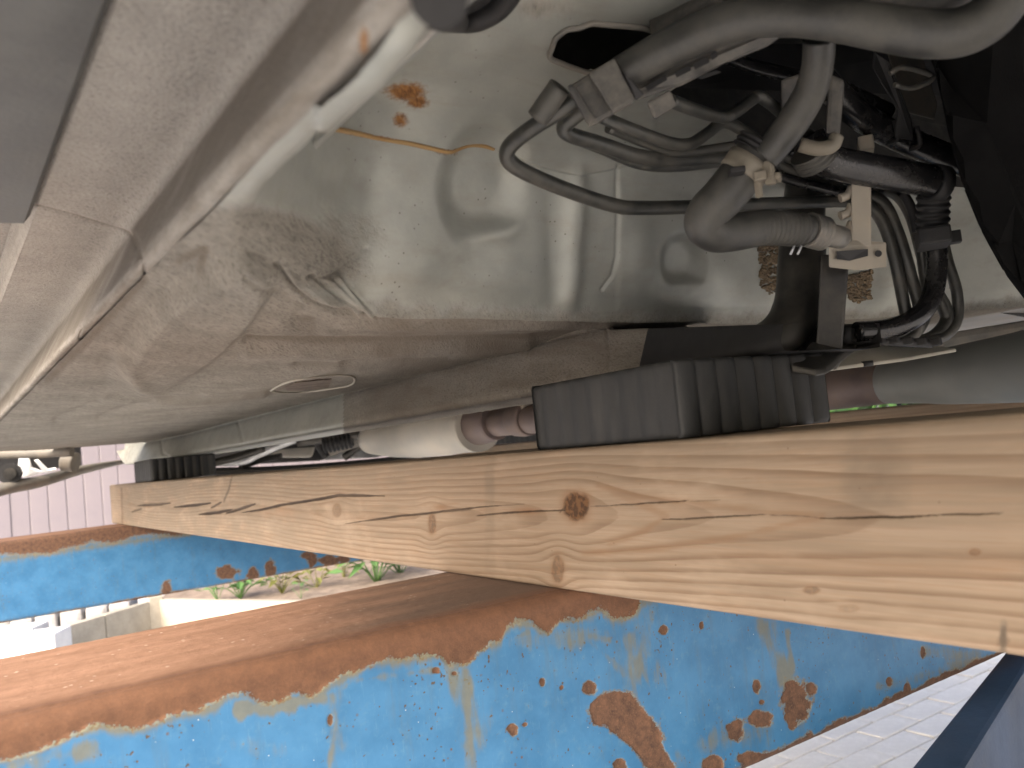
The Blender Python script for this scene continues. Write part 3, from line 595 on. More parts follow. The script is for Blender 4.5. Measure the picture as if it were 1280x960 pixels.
# floor pressings
oval = ell(245, 400, 118, 46, -42, .22); H += .011*oval*floor
groove(smooth_pts([(150,440),(190,482),(260,490),(330,478),(420,455)]), 9, 0.0048)
groove(smooth_pts([(310,426),(340,428),(420,428),(520,426),(640,424),(740,418)]), 6, -0.0051)
groove(smooth_pts([(310,440),(420,441),(540,440),(660,432)]), 8, 0.0048)
groove(smooth_pts([(430,405),(520,406),(640,408),(760,405)]), 5, 0.0037)
groove(smooth_pts([(375,402),(392,408)]), 12, -0.0048)
groove(smooth_pts([(370,456),(470,448),(560,446)]), 4, -0.0031)
groove(smooth_pts([(70,525),(130,500),(170,490)]), 4, -0.0034); groove(smooth_pts([(125,522),(180,503),(250,492)]), 4, -0.0031); groove(smooth_pts([(130,500),(240,503),(330,492)]), 4, 0.0037)
groove(smooth_pts([(10,548),(60,546),(130,540),(220,520)]), 4, -0.0020)
H += .0007*(fbm(Xf*45, Yg*45, 31, 3)-.5)*2*floor+.0009*(fbm(ub*.25, vb*.25, 12, 3)-.5)*floor
Vb += Nb*H[..., None]
# where dirt, drips and stains lie
dirt = .12+.95*floor
dirt = np.maximum(dirt, .85*sstep(.020, .0, Dg+.006*(fbm(Xf*60, Yg*0, 3)-.5))*.75)
dirt = np.maximum(dirt, .9*ell(330, 310, 130, 55, 12, .5)); dirt = np.maximum(dirt, .55*ell(420, 300, 60, 50, 0, .6)); dirt = np.maximum(dirt, .30*ell(500, 385, 120, 30, 0, .6))
dirt = np.maximum(dirt, .45*np.exp(-((ub-680)/60)**2-((vb-10)/22)**2)*1.4)
stain_shade = np.maximum(stain_shade, .8*floor*sstep(280, 520, ub)*(.35+.75*fbm(ub*.02, vb*.05, 14, 4)))
stain_shade = np.maximum(stain_shade, .7*floor*np.exp(-(polydist(ub, vb, smooth_pts([(150,445),(190,490),(270,498),(340,486),(430,462)]))/10)**2)*(.5+.8*fbm(ub*.05, vb*.05, 19)))
stain_shade = np.maximum(stain_shade, .6*floor*np.exp(-(polydist(ub, vb, smooth_pts([(370,456),(470,448),(560,446)]))/6)**2))
stain_shade = np.maximum(stain_shade, .75*floor*np.exp(-(polydist(ub, vb, [(180,350),(110,425),(60,475)])/9)**2)); stain_shade = np.maximum(stain_shade, .8*floor*np.exp(-(polydist(ub, vb, [(225,325),(255,312),(250,335)])/10)**2))
stain_shade = np.maximum(stain_shade, .8*floor*np.exp(-(polydist(ub, vb, smooth_pts([(310,426),(420,429),(640,424),(740,418)]))/5)**2)); stain_shade = np.maximum(stain_shade, .7*gau(385, 405, 22, 8)*floor)
stain_shade = np.maximum(stain_shade, .9*np.exp(-(polydist(ub, vb, [(640,412),(720,412),(790,405)])/6)**2)*floor)
stain_shade *= 1-.75*oval
rust = np.where(Dg < 0, rust*.3, rust)
# openings: the round drain hole, and the recess above the fuel pipes
uq = .25*(ub[:-1, :-1]+ub[1:, :-1]+ub[:-1, 1:]+ub[1:, 1:]); vq = .25*(vb[:-1, :-1]+vb[1:, :-1]+vb[:-1, 1:]+vb[1:, 1:])
HOLE = smooth_pts([(686,60),(694,44),(715,33),(745,28),(785,30),(830,42),(830,62),(785,80),(745,84),(715,79),(692,71),(686,60)], 5)
RECESS = [(835,118),(872,142),(908,160),(960,184),(1010,196),(1100,215),(1190,232),(1400,250),(1400,-600),(900,-600),(905,40),(880,90)]
yq = .5*(Yg[:-1, :-1]+Yg[1:, 1:])
keep = ~(inpoly(uq, vq, HOLE) | (inpoly(uq, vq, RECESS) & (yq > .08)))
me = grid_mesh('floor_panel', Vb, keep=keep, attrs=dict(dirt=np.clip(dirt, 0, 1.1), rust=rust, stain_shade=stain_shade))
fp = link('floor_panel', me, M_BODY, CAR)
def surf(u, v, lift=0.0):                                  # the point of the panel seen at a picture position
    dq = (ub-u)**2+(vb-v)**2+np.where(db_ < .05, 1e9, 0); i = np.unravel_index(np.argmin(dq), dq.shape); return Vb[i]+Nb[i]*lift
# rolled rim of the hole, seam bead
rim = [surf(*p, .001) for p in HOLE[::2]]
MB().tube(rim+[rim[0]], .0018, 8, 3, False).build('hole_rim', M_GRIME, fp)
MB().tube([surf(*p, .0004) for p in seam[0:40:3]], .0016, 8, 6).build('seam_sealer', M_SEAM, fp)
# rubber ring at the top edge
ring = [surf(u, v, .004) for u, v in [(548,-24),(536,-6),(546,10),(570,20),(596,17),(618,6),(632,-12),(640,-24)]]
MB().tube(ring, .0065, 14, 6).build('rubber_grommet', M_BLACKM, fp)
MB().prism([surf(u, v, .003) for u, v in [(545,-24),(540,-6),(550,6),(570,14),(596,11),(616,0),(632,-16),(638,-24)]], (0, 0, .004)).build('grommet_web', M_BLACKM, fp)

# sill: broad lower face, joggle and pinch flange
def attr_mat(me, dv, rv=0, sv=0):
    n = len(me.vertices)
    for k, a in (('dirt', dv), ('rust', rv), ('stain_shade', sv)):
        at = me.attributes.get(k) or me.attributes.new(k, 'FLOAT', 'POINT'); at.data.foreach_set('value', np.full(n, a, np.float32) if np.isscalar(a) else np.ascontiguousarray(a.reshape(-1), dtype=np.float32))
ysl = np.r_[-.45, np.linspace(-.3, .12, 10), np.linspace(.13, 1.0, 380), np.linspace(1.01, 2.3, 120)]
PR = [(.0060, .0030), (.0035, .0016), (.0015, .0010), (.0, .0004), (-.0012, -.0002), (-.0036, -.0006), (-.0058, .0004), (-.0068, .0030), (-.0056, .0080), (.0040, .0280), (.0120, .0450), (.0142, .0510), (.0135, .0568), (.0080, .0600), (-.003, .0610), (-.020, .0614), (-.033, .0612), (-.0362, .0622), (-.0385, .070), (-.039, .080), (-.043, .086), (-.12, .088), (-.152, .10), (-.165, .14), (-.170, .30)]
PRs = np.array([p for p in cspline([np.array(q) for q in PR], 7)])
Vs = np.empty((len(ysl), len(PRs), 3)); Vs[..., 0] = xpinch(ysl)[:, None]+PRs[None, :, 0]; Vs[..., 1] = ysl[:, None]; Vs[..., 2] = zpinch(ysl)[:, None]+PRs[None, :, 1]
us, vs2, _ = project(Vs); sidx = np.arange(len(PRs))[None, :]/7.0
Ns = normals(Vs); Ns *= np.sign(-(Ns*Vs).sum(-1, keepdims=True))
J1 = smooth_pts([(-20,243),(35,256),(85,268),(140,285),(162,292),(171,305),(176,330),(184,346)], 4); J2 = smooth_pts([(98,408),(100,425),(108,425)], 3); J3 = [(-5,482),(8,486),(12,500)]
Hs = np.zeros_like(us)
dj = polydist(us, vs2, J1); Hs += -.0018*np.exp(-(dj/2.0)**2)
front_ = (vs2 > np.interp(us, [p[0] for p in J1], [p[1] for p in J1])); Hs += -.0012*front_
for J in (J2, J3): Hs += -.0012*np.exp(-(polydist(us, vs2, J)/1.6)**2)
Hs += .0004*(fbm(Vs[..., 1]*30, Vs[..., 0]*30, 6, 3)-.5)*2
Hs += -.0012*np.exp(-(polydist(us, vs2, [(20,300),(0,350),(-20,400)])/2.5)**2)
Vs += Ns*Hs[..., None]
inner = (sidx < 10.2); dirt_s = np.where(sidx < 11, 1.0, .95); stain_shade_s = .35*fbm(us*.02, vs2*.02, 5, 4)*(sidx > 10)
stain_shade_s = np.maximum(stain_shade_s, .75*np.exp(-(dj/3)**2)); 
flg = sstep(5.6, 8.6, sidx)*sstep(13.2, 9.6, sidx); stain_shade_s = np.maximum(stain_shade_s, .62*(sidx < 8)*(.6+.8*fbm(Vs[..., 1]*30, sidx*.5, 31))); stain_shade_s = np.maximum(stain_shade_s, .8*flg*(.75+.4*fbm(Vs[..., 1]*25, sidx*.4, 3)))  # shade of the flange face put into the colour, over real stains
rust_s = .9*np.exp(-(np.hypot((us-455)/7, (vs2-52)/24))**2)
me = grid_mesh('sill', Vs, attrs=dict(dirt=dirt_s, stain_shade=stain_shade_s, rust=rust_s)); sill = link('sill', me, M_SILL, CAR)
# folded drain lug on the flange
lug = [pd(u, v, .235) for u, v in [(452,92),(438,84),(441,50),(449,30),(456,34),(458,60)]]
b = MB().tube([pd(440,86,.232), pd(440,58,.232), pd(446,36,.233), pd(455,34,.235), pd(457,60,.236), pd(452,84,.236)], .0016, 8, 6); b.build('drain_lug', M_SEAM, sill)

# plastic sill trim outboard of the broad face
yt = np.linspace(-.45, .56, 60); PT = np.array([(-.0415, .075), (-.0418, .062), (-.044, .0588), (-.075, .0575), (-.12, .0575), (-.15, .045), (-.165, .03), (-.172, .022), (-.18, .022), (-.19, .04), (-.205, .10), (-.205, .2)])  # unseen outer lip bent down, added to keep sky off the flange
Vt = np.empty((60, len(PT), 3)); Vt[..., 0] = xpinch(yt)[:, None]+PT[None, :, 0]; Vt[..., 1] = yt[:, None]; Vt[..., 2] = zpinch(yt)[:, None]+PT[None, :, 1]-.003
t1 = link('sill_trim', grid_mesh('sill_trim', Vt, smooth=False), M_TRIM, CAR); md = t1.modifiers.new('thick', 'SOLIDIFY'); md.thickness = .003; md.offset = 1

# longitudinal frame rail that rests on the rubber blocks
yr = np.r_[np.linspace(.405, .9, 330), np.linspace(.905, 3.0, 330)]
def rail_x(y): return -.0*(y)-.05*sstep(2.3, 3.0, y)
PRL = np.array(cspline([np.array(q) for q in [(.548, .145), (.546, .108), (.540, .098), (.535, .090), (.524, .066), (.519, .054), (.5215, .0475), (.530, .0462), (.57, .0462), (.635, .0462), (.644, .050), (.647, .06), (.649, .145)]], 9))
Vr = np.empty((len(yr), len(PRL), 3)); Vr[..., 0] = PRL[None, :, 0]+rail_x(yr)[:, None]; Vr[..., 1] = yr[:, None]
ends = sstep(2.75, 3.0, yr)[:, None]; top = .1
Vr[..., 2] = top+(PRL[None, :, 1]-top)*(1-.0*ends)+.004*sstep(.6, 2.2, yr)[:, None]*0
Vr[..., 2] += ends*np.where(PRL[None, :, 1] < .1, (.1-PRL[None, :, 1])*.9*sstep(2.86, 3.0, yr)[:, None], 0)
lim = np.interp(yr, [.40, .62, .66], [.066, .098, .145])[:, None]; Vr[..., 2] = np.minimum(Vr[..., 2], np.maximum(lim, .0465)+0*Vr[..., 2])
ur, vr, _ = project(Vr); Nr = normals(Vr); Nr *= np.sign(-(Nr*Vr).sum(-1, keepdims=True)); Hr = np.zeros_like(ur)
zz = Vr[..., 2]
rip = sstep(440, 520, ur)*sstep(775, 755, ur); Hr += .0011*(fbm(yr[:, None]*190, zz*55, 8, 3)-.5)*2*sstep(430, 470, ur)*sstep(762, 756, ur)
for J in ([(199,538),(203,566),(212,572)], [(292,508),(297,528),(303,551)]): Hr += -.0022*np.exp(-(polydist(ur, vr, J)/1.7)**2)
Hr += -.0016*np.exp(-(polydist(ur, vr, [(757,410),(761,440),(760,462)])/1.8)**2)
slot = inpoly(ur, vr, [(350,478),(362,470),(415,472),(413,484),(360,486)])
Hr += -.004*slot
dirt_r = np.where((ur > 430), 1.0, .16+.3*sstep(200, 150, ur)); dirt_r = np.maximum(dirt_r, .25)
stain_r = 1.0*sstep(430, 470, ur)*(.35+.5*fbm(ur*.03, vr*.1, 9, 4)); 
Vr += Nr*Hr[..., None]
cut = int(np.argmin(np.abs(yr-.560)))
rt = link('rail_end', grid_mesh('rail_end', Vr[:cut+1]), M_BLACKM, CAR)  # shadow under the panel lip put into the colour as plain black
Vr, dirt_r, stain_r, ur = Vr[cut:], dirt_r[cut:], stain_r[cut:], ur[cut:]
me = grid_mesh('frame_rail', Vr, attrs=dict(dirt=dirt_r, stain_shade=stain_r, rust=np.zeros_like(ur))); rail = link('frame_rail', me, M_BODY, CAR)
# access slot with a loose plug where the rail meets the floor
MB().prism([surf(u, v, .0012) for u, v in [(356,482),(368,474),(414,473),(411,484),(380,488),(360,488)]], (0, 0, .003)).build('access_slot', plain('brown_wax_plug', (.07, .05, .04), .7, 0, .4), fp)
MB().tube([surf(u, v, .0006) for u, v in [(338,487),(350,476),(372,468),(420,467),(442,471),(438,481),(412,486),(380,490),(352,490),(338,487)]], .0015, 10, 5).build('slot_rim', M_PLATE, fp)
# tail of the rail, black for its shade, with the bracket foot; and the leg that kicks up over the axle
b = MB().tube([pd(900, 440, .70), pd(945, 436, .715), pd(980, 415, .73), pd(998, 380, .745), pd(1002, 330, .76), pd(1004, 270, .79), pd(1010, 200, .84)], [.018, .019, .021, .021, .020, .019, .019], 22, 8)
b.build('rail_kick_up', M_DARKM, CAR)
strap = [pd(u, v, .70) for u, v in [(1026,318),(1062,318),(1056,400),(1052,452),(1046,462),(1018,462),(1022,400)]]
MB().prism(strap, ray(1040, 400)*.012, .002).build('bracket_strap', M_DARKM, CAR)
foot = [pd(990, 466, .655), pd(1016, 436, .70), pd(1072, 437, .72), pd(1034, 468, .66), pd(1020, 471, .65)]
MB().prism(foot, (0, 0, .006), .0015).build('bracket_foot', M_DARKM, CAR)
# beige plate with a hole and the comb clip for the pipes
plate = [pd(u, v, d) for u, v, d in [(1032,465,.70),(1064,437,.74),(1110,432,.76),(1150,433,.77),(1196,440,.76),(1130,452,.73)]]
pl_ = MB().prism(plate, (0, 0, .003), .0008).build('pipe_plate', M_PLATE, CAR)
b = MB(); c = pd(1083, 453, .718); b.tube([c+[0, 0, -.0035], c+[0, 0, .001]], .0055, 14, 1, flat=1); b.build('plate_hole', M_BLACKM, pl_)
b = MB()
for i in range(6):
    q = pd(1078+i*17.5, 425+i*.6, .715); b.box(q, (.008, .014, .0065), tilt(20), .0015)
b.tube([pd(1058, 424, .715), pd(1165, 430, .715)], .0036, 8, 2); b.tube([pd(1056, 430, .715), pd(1060, 410, .715)], .006, 8, 2)
b.build('comb_clip', M_BLACKM, CAR)
# brown foamy sealant strips
def foam(poly, d, name='sealant_strip'):
    b = MB(); us_ = [p[0] for p in poly]; vs_ = [p[1] for p in poly]
    for k in range(330):
        for _ in range(50):
            u = rng.uniform(min(us_), max(us_)); v = rng.uniform(min(vs_), max(vs_))
            if inpoly(np.array([u]), np.array([v]), poly)[0]: break
        c = surf(u, v, .001); r_ = .0012+.0022*rng.random()**2
        bmesh.ops.create_icosphere(b.bm, subdivisions=1, radius=r_, matrix=Matrix.Translation(Vector(c+EYE)) @ Matrix.Diagonal((1, 1, .7, 1)))
    return b.build(name, M_FOAM, fp)
foam([(946,303),(972,303),(972,362),(962,368),(948,355)], .8)
foam([(1056,345),(1088,338),(1088,372),(1070,378),(1056,370)], .8)

# ------------------------------------------------------------------ pipes and hoses
def px(pts): return [pd(*p) for p in pts]
def pipe(pts, r, mat=None, name='pipe', seg=14, n=8, **k): return MB().tube(px(pts), r, seg, n, **k).build(name, mat or M_PIPE, CAR)
pipe([(735,112,.50),(700,138,.505),(668,158,.515),(644,176,.525),(634,190,.53),(638,203,.535),(660,217,.545),(710,238,.57),(765,256,.595),(800,260,.61),(880,258,.65),(980,254,.69),(1060,252,.72),(1092,262,.73),(1112,300,.735),(1128,370,.735),(1132,410,.735),(1110,424,.735)], .0052)
pipe([(742,128,.53),(718,146,.535),(706,158,.54),(712,168,.545),(750,180,.56),(800,196,.58),(850,200,.61),(905,197,.64),(960,200,.67),(1010,226,.70),(1058,240,.72),(1100,250,.73),(1122,290,.735),(1140,350,.735),(1150,392,.735),(1142,418,.735),(1120,426,.735)], .0052)
pipe([(708,170,.548),(750,186,.565),(800,206,.585),(850,209,.612),(930,203,.655),(990,222,.69),(1050,232,.715)], .0034)
pipe([(760,160,.56),(810,180,.58),(850,190,.60),(905,184,.63),(950,176,.65)], .0034)
pipe([(1104,236,.745),(1130,250,.75),(1150,290,.75),(1166,350,.75),(1186,392,.75),(1172,420,.745)], .0042)
pipe([(752,146,.55),(790,162,.56),(835,178,.58),(862,180,.59),(885,166,.605),(905,153,.62),(930,164,.635),(965,188,.66),(1010,205,.68)], .0043)
pipe([(838,126,.54),(870,138,.56),(900,146,.575),(915,143,.58),(940,125,.60),(952,122,.605),(985,148,.63),(1020,175,.65)], .0043)
pipe([(700,108,.49),(672,148,.50)], .0068, M_HOSE, 'hose_sleeve')
pipe([(1098,236,.74),(1122,245,.745),(1140,275,.75),(1158,340,.75),(1178,384,.75),(1181,402,.75),(1165,420,.745),(1140,428,.74)], .0048)
pipe([(1176,290,.74),(1184,325,.745),(1196,365,.75),(1196,400,.75),(1180,420,.745),(1150,428,.74)], .0048)
pipe([(1150,300,.74),(1156,345,.745),(1160,380,.745),(1150,410,.74),(1128,425,.735)], .0048)
pipe([(1168,290,.725),(1171,335,.725),(1163,375,.722),(1143,398,.718),(1110,411,.713),(1070,415,.71)], .0085, M_BLACK)
pipe([(955,214,.67),(1000,228,.69),(1050,240,.71),(1085,246,.73)], .0042, M_BLACK)
pipe([(985,186,.66),(1010,200,.68),(1052,222,.70),(1100,238,.735)], .0042, M_BLACK)
# glossy black tubes on the right
pipe([(1020,92,.66),(1062,134,.68),(1100,160,.70),(1150,183,.72),(1230,214,.75)], .0115, M_BLACK, 'fuel_pipe', 18)
pipe([(1050,112,.70),(1085,128,.71),(1110,140,.72)], .0075, M_BLACK, 'fuel_pipe', 14)
el = pipe([(1010,172,.64),(1020,190,.64),(1040,203,.645),(1080,211,.655),(1130,220,.665),(1168,228,.675)], .0128, M_BLACK, 'fuel_elbow', 20)
MB().tube(px([(1164,227,.674),(1178,230,.677)]), .0146, 20, 2).build('elbow_collar', M_BLACKM, el)
con = pipe([(1168,236,.685),(1166,262,.69),(1166,292,.695)], .0125, M_BLACKM, 'pipe_connector', 18, corr=.07, period=.006)
MB().box(pd(1166, 298, .69), (.036, .024, .014), tilt(35), .002).box(pd(1184, 298, .69), (.010, .02, .010), tilt(35), .001).build('connector_collar', M_BLACKM, con)
pipe([(1128,240,.73),(1140,262,.73),(1146,290,.73)], .004, M_BLACKM)
# straps round the black tube
for a, b_ in ((1112, 0), (1140, 8)):
    MB().tube(px([(a+6,150+b_,.69),(a+10,172+b_,.692),(a-2,178+b_,.70)]), .0135 if 0 else .0022, 8, 4).build('tube_tie', M_BLACKM, CAR)
MB().prism(px([(1092,60,.66),(1112,78,.66),(1140,150,.685),(1142,176,.69),(1118,172,.69),(1122,140,.68),(1090,84,.66)]), ray(1110, 120)*.01, .002).build('tube_hanger', M_BLACKM, CAR)
MB().tube(px([(1112,92,.66),(1128,84,.66),(1160,92,.665),(1164,100,.665),(1140,110,.665),(1118,106,.66)]), .0022, 8, 4).build('wire_clip', M_STEEL, CAR)
MB().prism(px([(1108,62,.72),(1152,68,.74),(1172,130,.76),(1168,150,.76),(1130,140,.74),(1118,100,.73)]), ray(1140, 110)*.02, .002).build('inner_bracket', M_GRIME, CAR)
# filler neck hose and its elbow
pipe([(1024,48,.52),(1022,80,.53),(1014,112,.54),(996,145,.55),(972,178,.56),(956,196,.565)], [.0098, .0098, .0102, .0106, .0104, .0100], M_HOSE, 'filler_hose', 20)
elb = MB().tube(px([(950,186,.575),(930,214,.578),(905,245,.58),(886,264,.583),(881,280,.587),(893,290,.592),(915,290,.598),(960,284,.61),(1000,286,.622),(1022,290,.63)]), [.0150,.0150,.0150,.0142,.0140,.0136,.0128,.0120,.0112,.0108], 22, 10, True).build('elbow_hose', M_HOSE, CAR)
MB().tube(px([(918,290,.5985),(960,285,.6095),(1002,287,.6225)]), .0122, 22, 10, True, corr=.045, period=.0042).build('corrugated_sleeve', M_HOSE, elb)
MB().tube(px([(1010,287,.625),(1028,292,.632)]), .0124, 20, 4, True, corr=.05, period=.0045).build('crimp_ring', M_STEEL, elb)
MB().tube(px([(1024,291,.631),(1052,297,.645)]), .0085, 16, 4).build('hose_stub', M_STEEL, elb)
cl = MB().tube(px([(940,200,.576),(926,220,.578)]), .0164, 24, 3, True).build('hose_clamp', M_CLAMP, elb)
MB().tube(px([(953,182,.574),(944,194,.5755)]), .0172, 24, 4, True, corr=.04, period=.0035).build('hose_collar', M_BLACKM, elb)
MB().box(pd(950, 222, .562), (.012, .008, .006), tilt(40), .001).box(pd(962, 216, .562), (.006, .006, .016), tilt(20), .001).box(pd(972, 222, .565), (.012, .005, .005), tilt(35), .002).box(pd(948, 236, .562), (.004, .004, .012), None, .001).build('clamp_tab', M_CLAMP, elb)
MB().box(pd(921, 214, .558), (.010, .010, .004), tilt(50), .001).build('clamp_slot', M_BLACKM, elb)
for k in (0, 9): MB().tube(px([(988+k,318,.62),(993+k,307,.62)]), .0009, 6, 2).build('tie_end', M_WHITE, elb)
# top loom conduit, its slotted tray and clamp blocks
pipe([(775,94,.50),(820,68,.495),(870,44,.485),(920,26,.475),(975,20,.465),(1040,24,.455),(1100,34,.45),(1155,42,.445),(1200,40,.44),(1236,22,.435),(1262,-12,.43),(1275,-60,.42)], [.0105,.0110,.0115,.0115,.0110,.0110,.0115,.0120,.0125,.0125,.012,.012], M_HOSE, 'loom_conduit', 22)
pipe([(820,40,.52),(900,8,.50),(1000,-6,.48),(1090,2,.47),(1150,10,.465),(1190,-8,.46),(1220,-40,.45)], .0105, M_PLASTIC, 'loom_conduit', 20)
tray = MB().prism(px([(790,112,.50),(800,124,.50),(850,108,.50),(905,80,.495),(960,58,.485),(985,40,.48),(970,34,.48),(890,62,.49),(830,88,.50)]), ray(880, 80)*.018, .002).build('loom_tray', M_PLASTIC, CAR)
for q in ([(806,108),(832,94),(834,100),(810,114)], [(843,90),(862,82),(864,88),(846,97)], [(866,80),(884,71),(887,78),(869,87)], [(888,68),(895,63),(897,71),(890,75)], [(870,97),(895,88),(902,90),(878,99)]):
    MB().prism(px([(u, v, .4975-(u-800)*.00011) for u, v in q]), ray(850, 90)*.004).build('tray_slot', M_BLACKM, tray)
blk = MB().prism(px([(708,110,.485),(768,72,.485),(794,128,.49),(738,160,.49)]), ray(750, 115)*.035, .003).build('clamp_block', M_PLASTIC, CAR)
MB().prism(px([(735,92,.478),(768,72,.478),(794,126,.482),(766,142,.482)]), ray(765, 108)*.012, .002).build('clamp_cap', M_PLASTIC, blk)
MB().prism(px([(708,108,.479),(716,104,.479),(745,150,.483),(737,160,.483)]), ray(725, 130)*.012, .002).build('clamp_cap', M_PLASTIC, blk)
MB().prism(px([(768,80,.481),(780,92,.481),(806,118,.486),(795,126,.486)]), ray(790, 105)*.01, .0012).build('clamp_slot', M_BLACKM, blk)
MB().prism(px([(808,128,.51),(838,112,.51),(846,132,.515),(818,150,.515)]), ray(825, 130)*.02, .002).build('clamp_block', M_PLASTIC, CAR)
# quick connector round the elbow's upper end
MB().prism(px([(976,100,.60),(1000,92,.60),(1000,170,.61),(978,165,.61)]), ray(990, 130)*.02, .002).prism(px([(1036,92,.60),(1056,100,.60),(1050,170,.605),(1032,168,.605)]), ray(1040, 130)*.02, .003).build('connector_housing', M_PLASTIC, CAR)
MB().tube(px([(1000,181,.605),(1022,186,.603),(1040,182,.603),(1046,170,.603)]), .0052, 12, 5).build('connector_rim', M_CLAMP, CAR)
MB().tube(px([(1012,188,.62),(1022,204,.625)]), .0150, 18, 4, corr=.05, period=.004).build('ribbed_neck', M_HOSE, CAR)
MB().box(pd(1082, 184, .70), (.030, .012, .012), tilt(35), .002).build('clip_block', M_BEIGE, CAR)
# beige pipe holder
hold = MB().prism(px([(1064,228,.66),(1089,232,.66),(1089,308,.66),(1064,306,.66)]), ray(1075, 270)*.016, .0015).build('pipe_holder', M_BEIGE, CAR)
for v in (240, 262, 284): MB().tube(px([(1050,v+8,.665),(1060,v+4,.665),(1065,v-6,.665)]), .0035, 8, 4).build('holder_tooth', M_BEIGE, hold)
MB().prism(px([(1036,306,.645),(1070,300,.66),(1108,303,.67),(1108,334,.67),(1070,338,.655),(1036,334,.645)]), ray(1072, 318)*.022, .0012).build('holder_box', M_BEIGE, hold)
MB().prism(px([(1046,314,.644),(1085,311,.6545),(1085,320,.6545),(1062,326,.6505),(1046,324,.644)]), ray(1066, 318)*.006).build('holder_slot', M_BLACKM, hold)
c = pd(1098, 317, .662); MB().tube([c, c+ray(1098, 317)*.006], .0026, 12, 1).build('holder_hole', M_BLACKM, hold)
# black tank behind, right
tk = px([(1166,60,.60),(1172,110,.60),(1184,170,.605),(1200,225,.61),(1222,280,.615),(1250,330,.62),(1285,376,.63),(1400,420,.66),(1500,100,.62),(1400,-150,.55),(1250,-200,.54),(1160,-100,.56)])
MB().prism(tk, np.array([.22, .10, .02]), .03).build('fuel_tank', plain('black_felt_plastic', (.006, .006, .006), .95, 0, .0, bump=.6, scale=150, spec=.08), CAR)
# inside of the recess: black closure added to shut out light
M_VOID = plain('recess_shade_black', (.02, .02, .019), .8, 0, .05, bump=.1)  # darkness of the recess put into the colour
cav = link('recess_shell', grid_mesh('recess_shell', np.array([[(.46, .04, .30), (.46, .78, .26), (1.9, .78, .12), (1.9, .04, .20)]+[(.46, .04, .30)], [(.42, .04, .50), (.42, .80, .50), (1.9, .80, .50), (1.9, .04, .50)]+[(.42, .04, .50)]]), smooth=False), M_VOID, CAR)
MB().box((1.16, .42, .505), (1.50, .80, .01)).build('recess_top', M_VOID, CAR)
MB().box((1.55, 1.45, .150), (.86, 1.75, .008)).build('outer_floor', M_GRIME, CAR)
MB().box((1.02, -.50, .30), (1.64, .86, .008)).build('boot_floor', M_GRIME, CAR)
MB().prism(px([(850,60,.75),(1200,60,.92),(1200,120,.93),(850,110,.75)]), (0, 0, .004)).build('heat_panel', M_BLACKM, CAR)
pipe([(850,58,.68),(905,70,.70),(945,84,.72),(1000,96,.74)], .006, M_BLACK, 'fuel_pipe')

# ------------------------------------------------------------------ exhaust
ex = MB().tube([(1.0, .56, .030), (1.0, .72, .028), (1.0, 1.0, .030), (1.0, 1.40, .040), (1.0, 1.58, .043)], .029, 24, 6).build('exhaust_pipe', M_EXH, CAR)
MB().tube([(1.0, 1.42, .042), (1.0, 1.46, .043), (1.0, 1.47, .043)], [.034, .036, .034], 24, 4).build('exhaust_joint', M_EXH, ex)
MB().tube([(1.0, 1.545, .046), (1.0, 1.60, .046), (1.0, 1.66, .046)], [.040, .046, .050], 26, 4).build('exhaust_flange', M_EXH, ex)
mf = MB().tube([(.985, .62, .026), (.985, .595, .026), (.985, .57, .026), (.985, .545, .025), (.985, .515, .025), (.985, .48, .025), (.985, .30, .026), (.985, .0, .026)], [.026,.034,.040,.056,.070,.081,.085,.085], 36, 5).build('muffler', M_MUFF, ex)
MB().tube([(1.0, 1.62, .045), (1.0, 1.70, .048), (1.0, 1.85, .046), (1.0, 2.05, .044), (1.0, 2.2, .044)], [.062, .066, .064, .055, .040], 30, 6).build('heat_shield', M_SHIELD, ex)
MB().prism([onx(638, 508, .98), onx(655, 506, .98), onx(650, 514, .98), onx(638, 516, .98)], (.02, 0, 0), .001).build('hanger_tab', M_BEIGE, ex)
# far side frame rail and front subframe, seen through the gap
MB().box((1.37, 1.35, .071), (.12, 2.9, .060), None, .01).build('frame_rail', M_GRIME, CAR)
def bar(pts, r, mat, name, X=None, flat=1.0, **k): return MB().tube([pd(u, v, d) for u, v, d in pts], r, 10, 5, flat=flat, **k).build(name, mat, CAR)
bar([(248,578,2.6),(300,577,2.6),(322,568,2.6),(350,556,2.6),(378,545,2.6)], .013, M_WHITE, 'control_arm')
bar([(255,590,2.7),(340,588,2.65),(430,582,2.6),(545,571,2.5)], .014, M_BLACKM, 'cross_bar')
bar([(385,540,2.5),(398,556,2.5),(408,572,2.5)], .012, M_BLACKM, 'link_rod')
MB().prism([pd(*p) for p in [(400,556,2.5),(450,538,2.5),(462,546,2.5),(455,556,2.5),(408,572,2.5)]], ray(430, 555)*.1, .01).build('steering_rack', M_GRIME, CAR)
MB().prism([pd(*p) for p in [(330,572,2.8),(350,562,2.8),(395,558,2.8),(390,572,2.8)]], ray(360, 565)*.15, .01).build('engine_shield', M_SHIELD, CAR)
MB().prism([pd(*p) for p in [(398,576,2.75),(430,562,2.75),(470,548,2.75),(500,566,2.7),(470,572,2.7)]], ray(440, 565)*.12, .01).build('gearbox_cover', M_WHITE, CAR)
bar([(250,560,2.7),(300,556,2.7),(360,548,2.7),(460,540,2.7),(520,530,2.6)], .03, M_BLACKM, 'subframe', flat=.7)
for pts, r_ in ([(262,580,2.55),(300,570,2.55),(330,560,2.55)], .012), ([(372,552,2.45),(420,546,2.45),(470,541,2.45)], .016), ([(430,572,2.6),(452,556,2.6),(470,548,2.6)], .012), ([(300,584,2.7),(330,574,2.7),(352,570,2.7)], .010): bar(pts, r_, M_DARKM, 'link_arm')
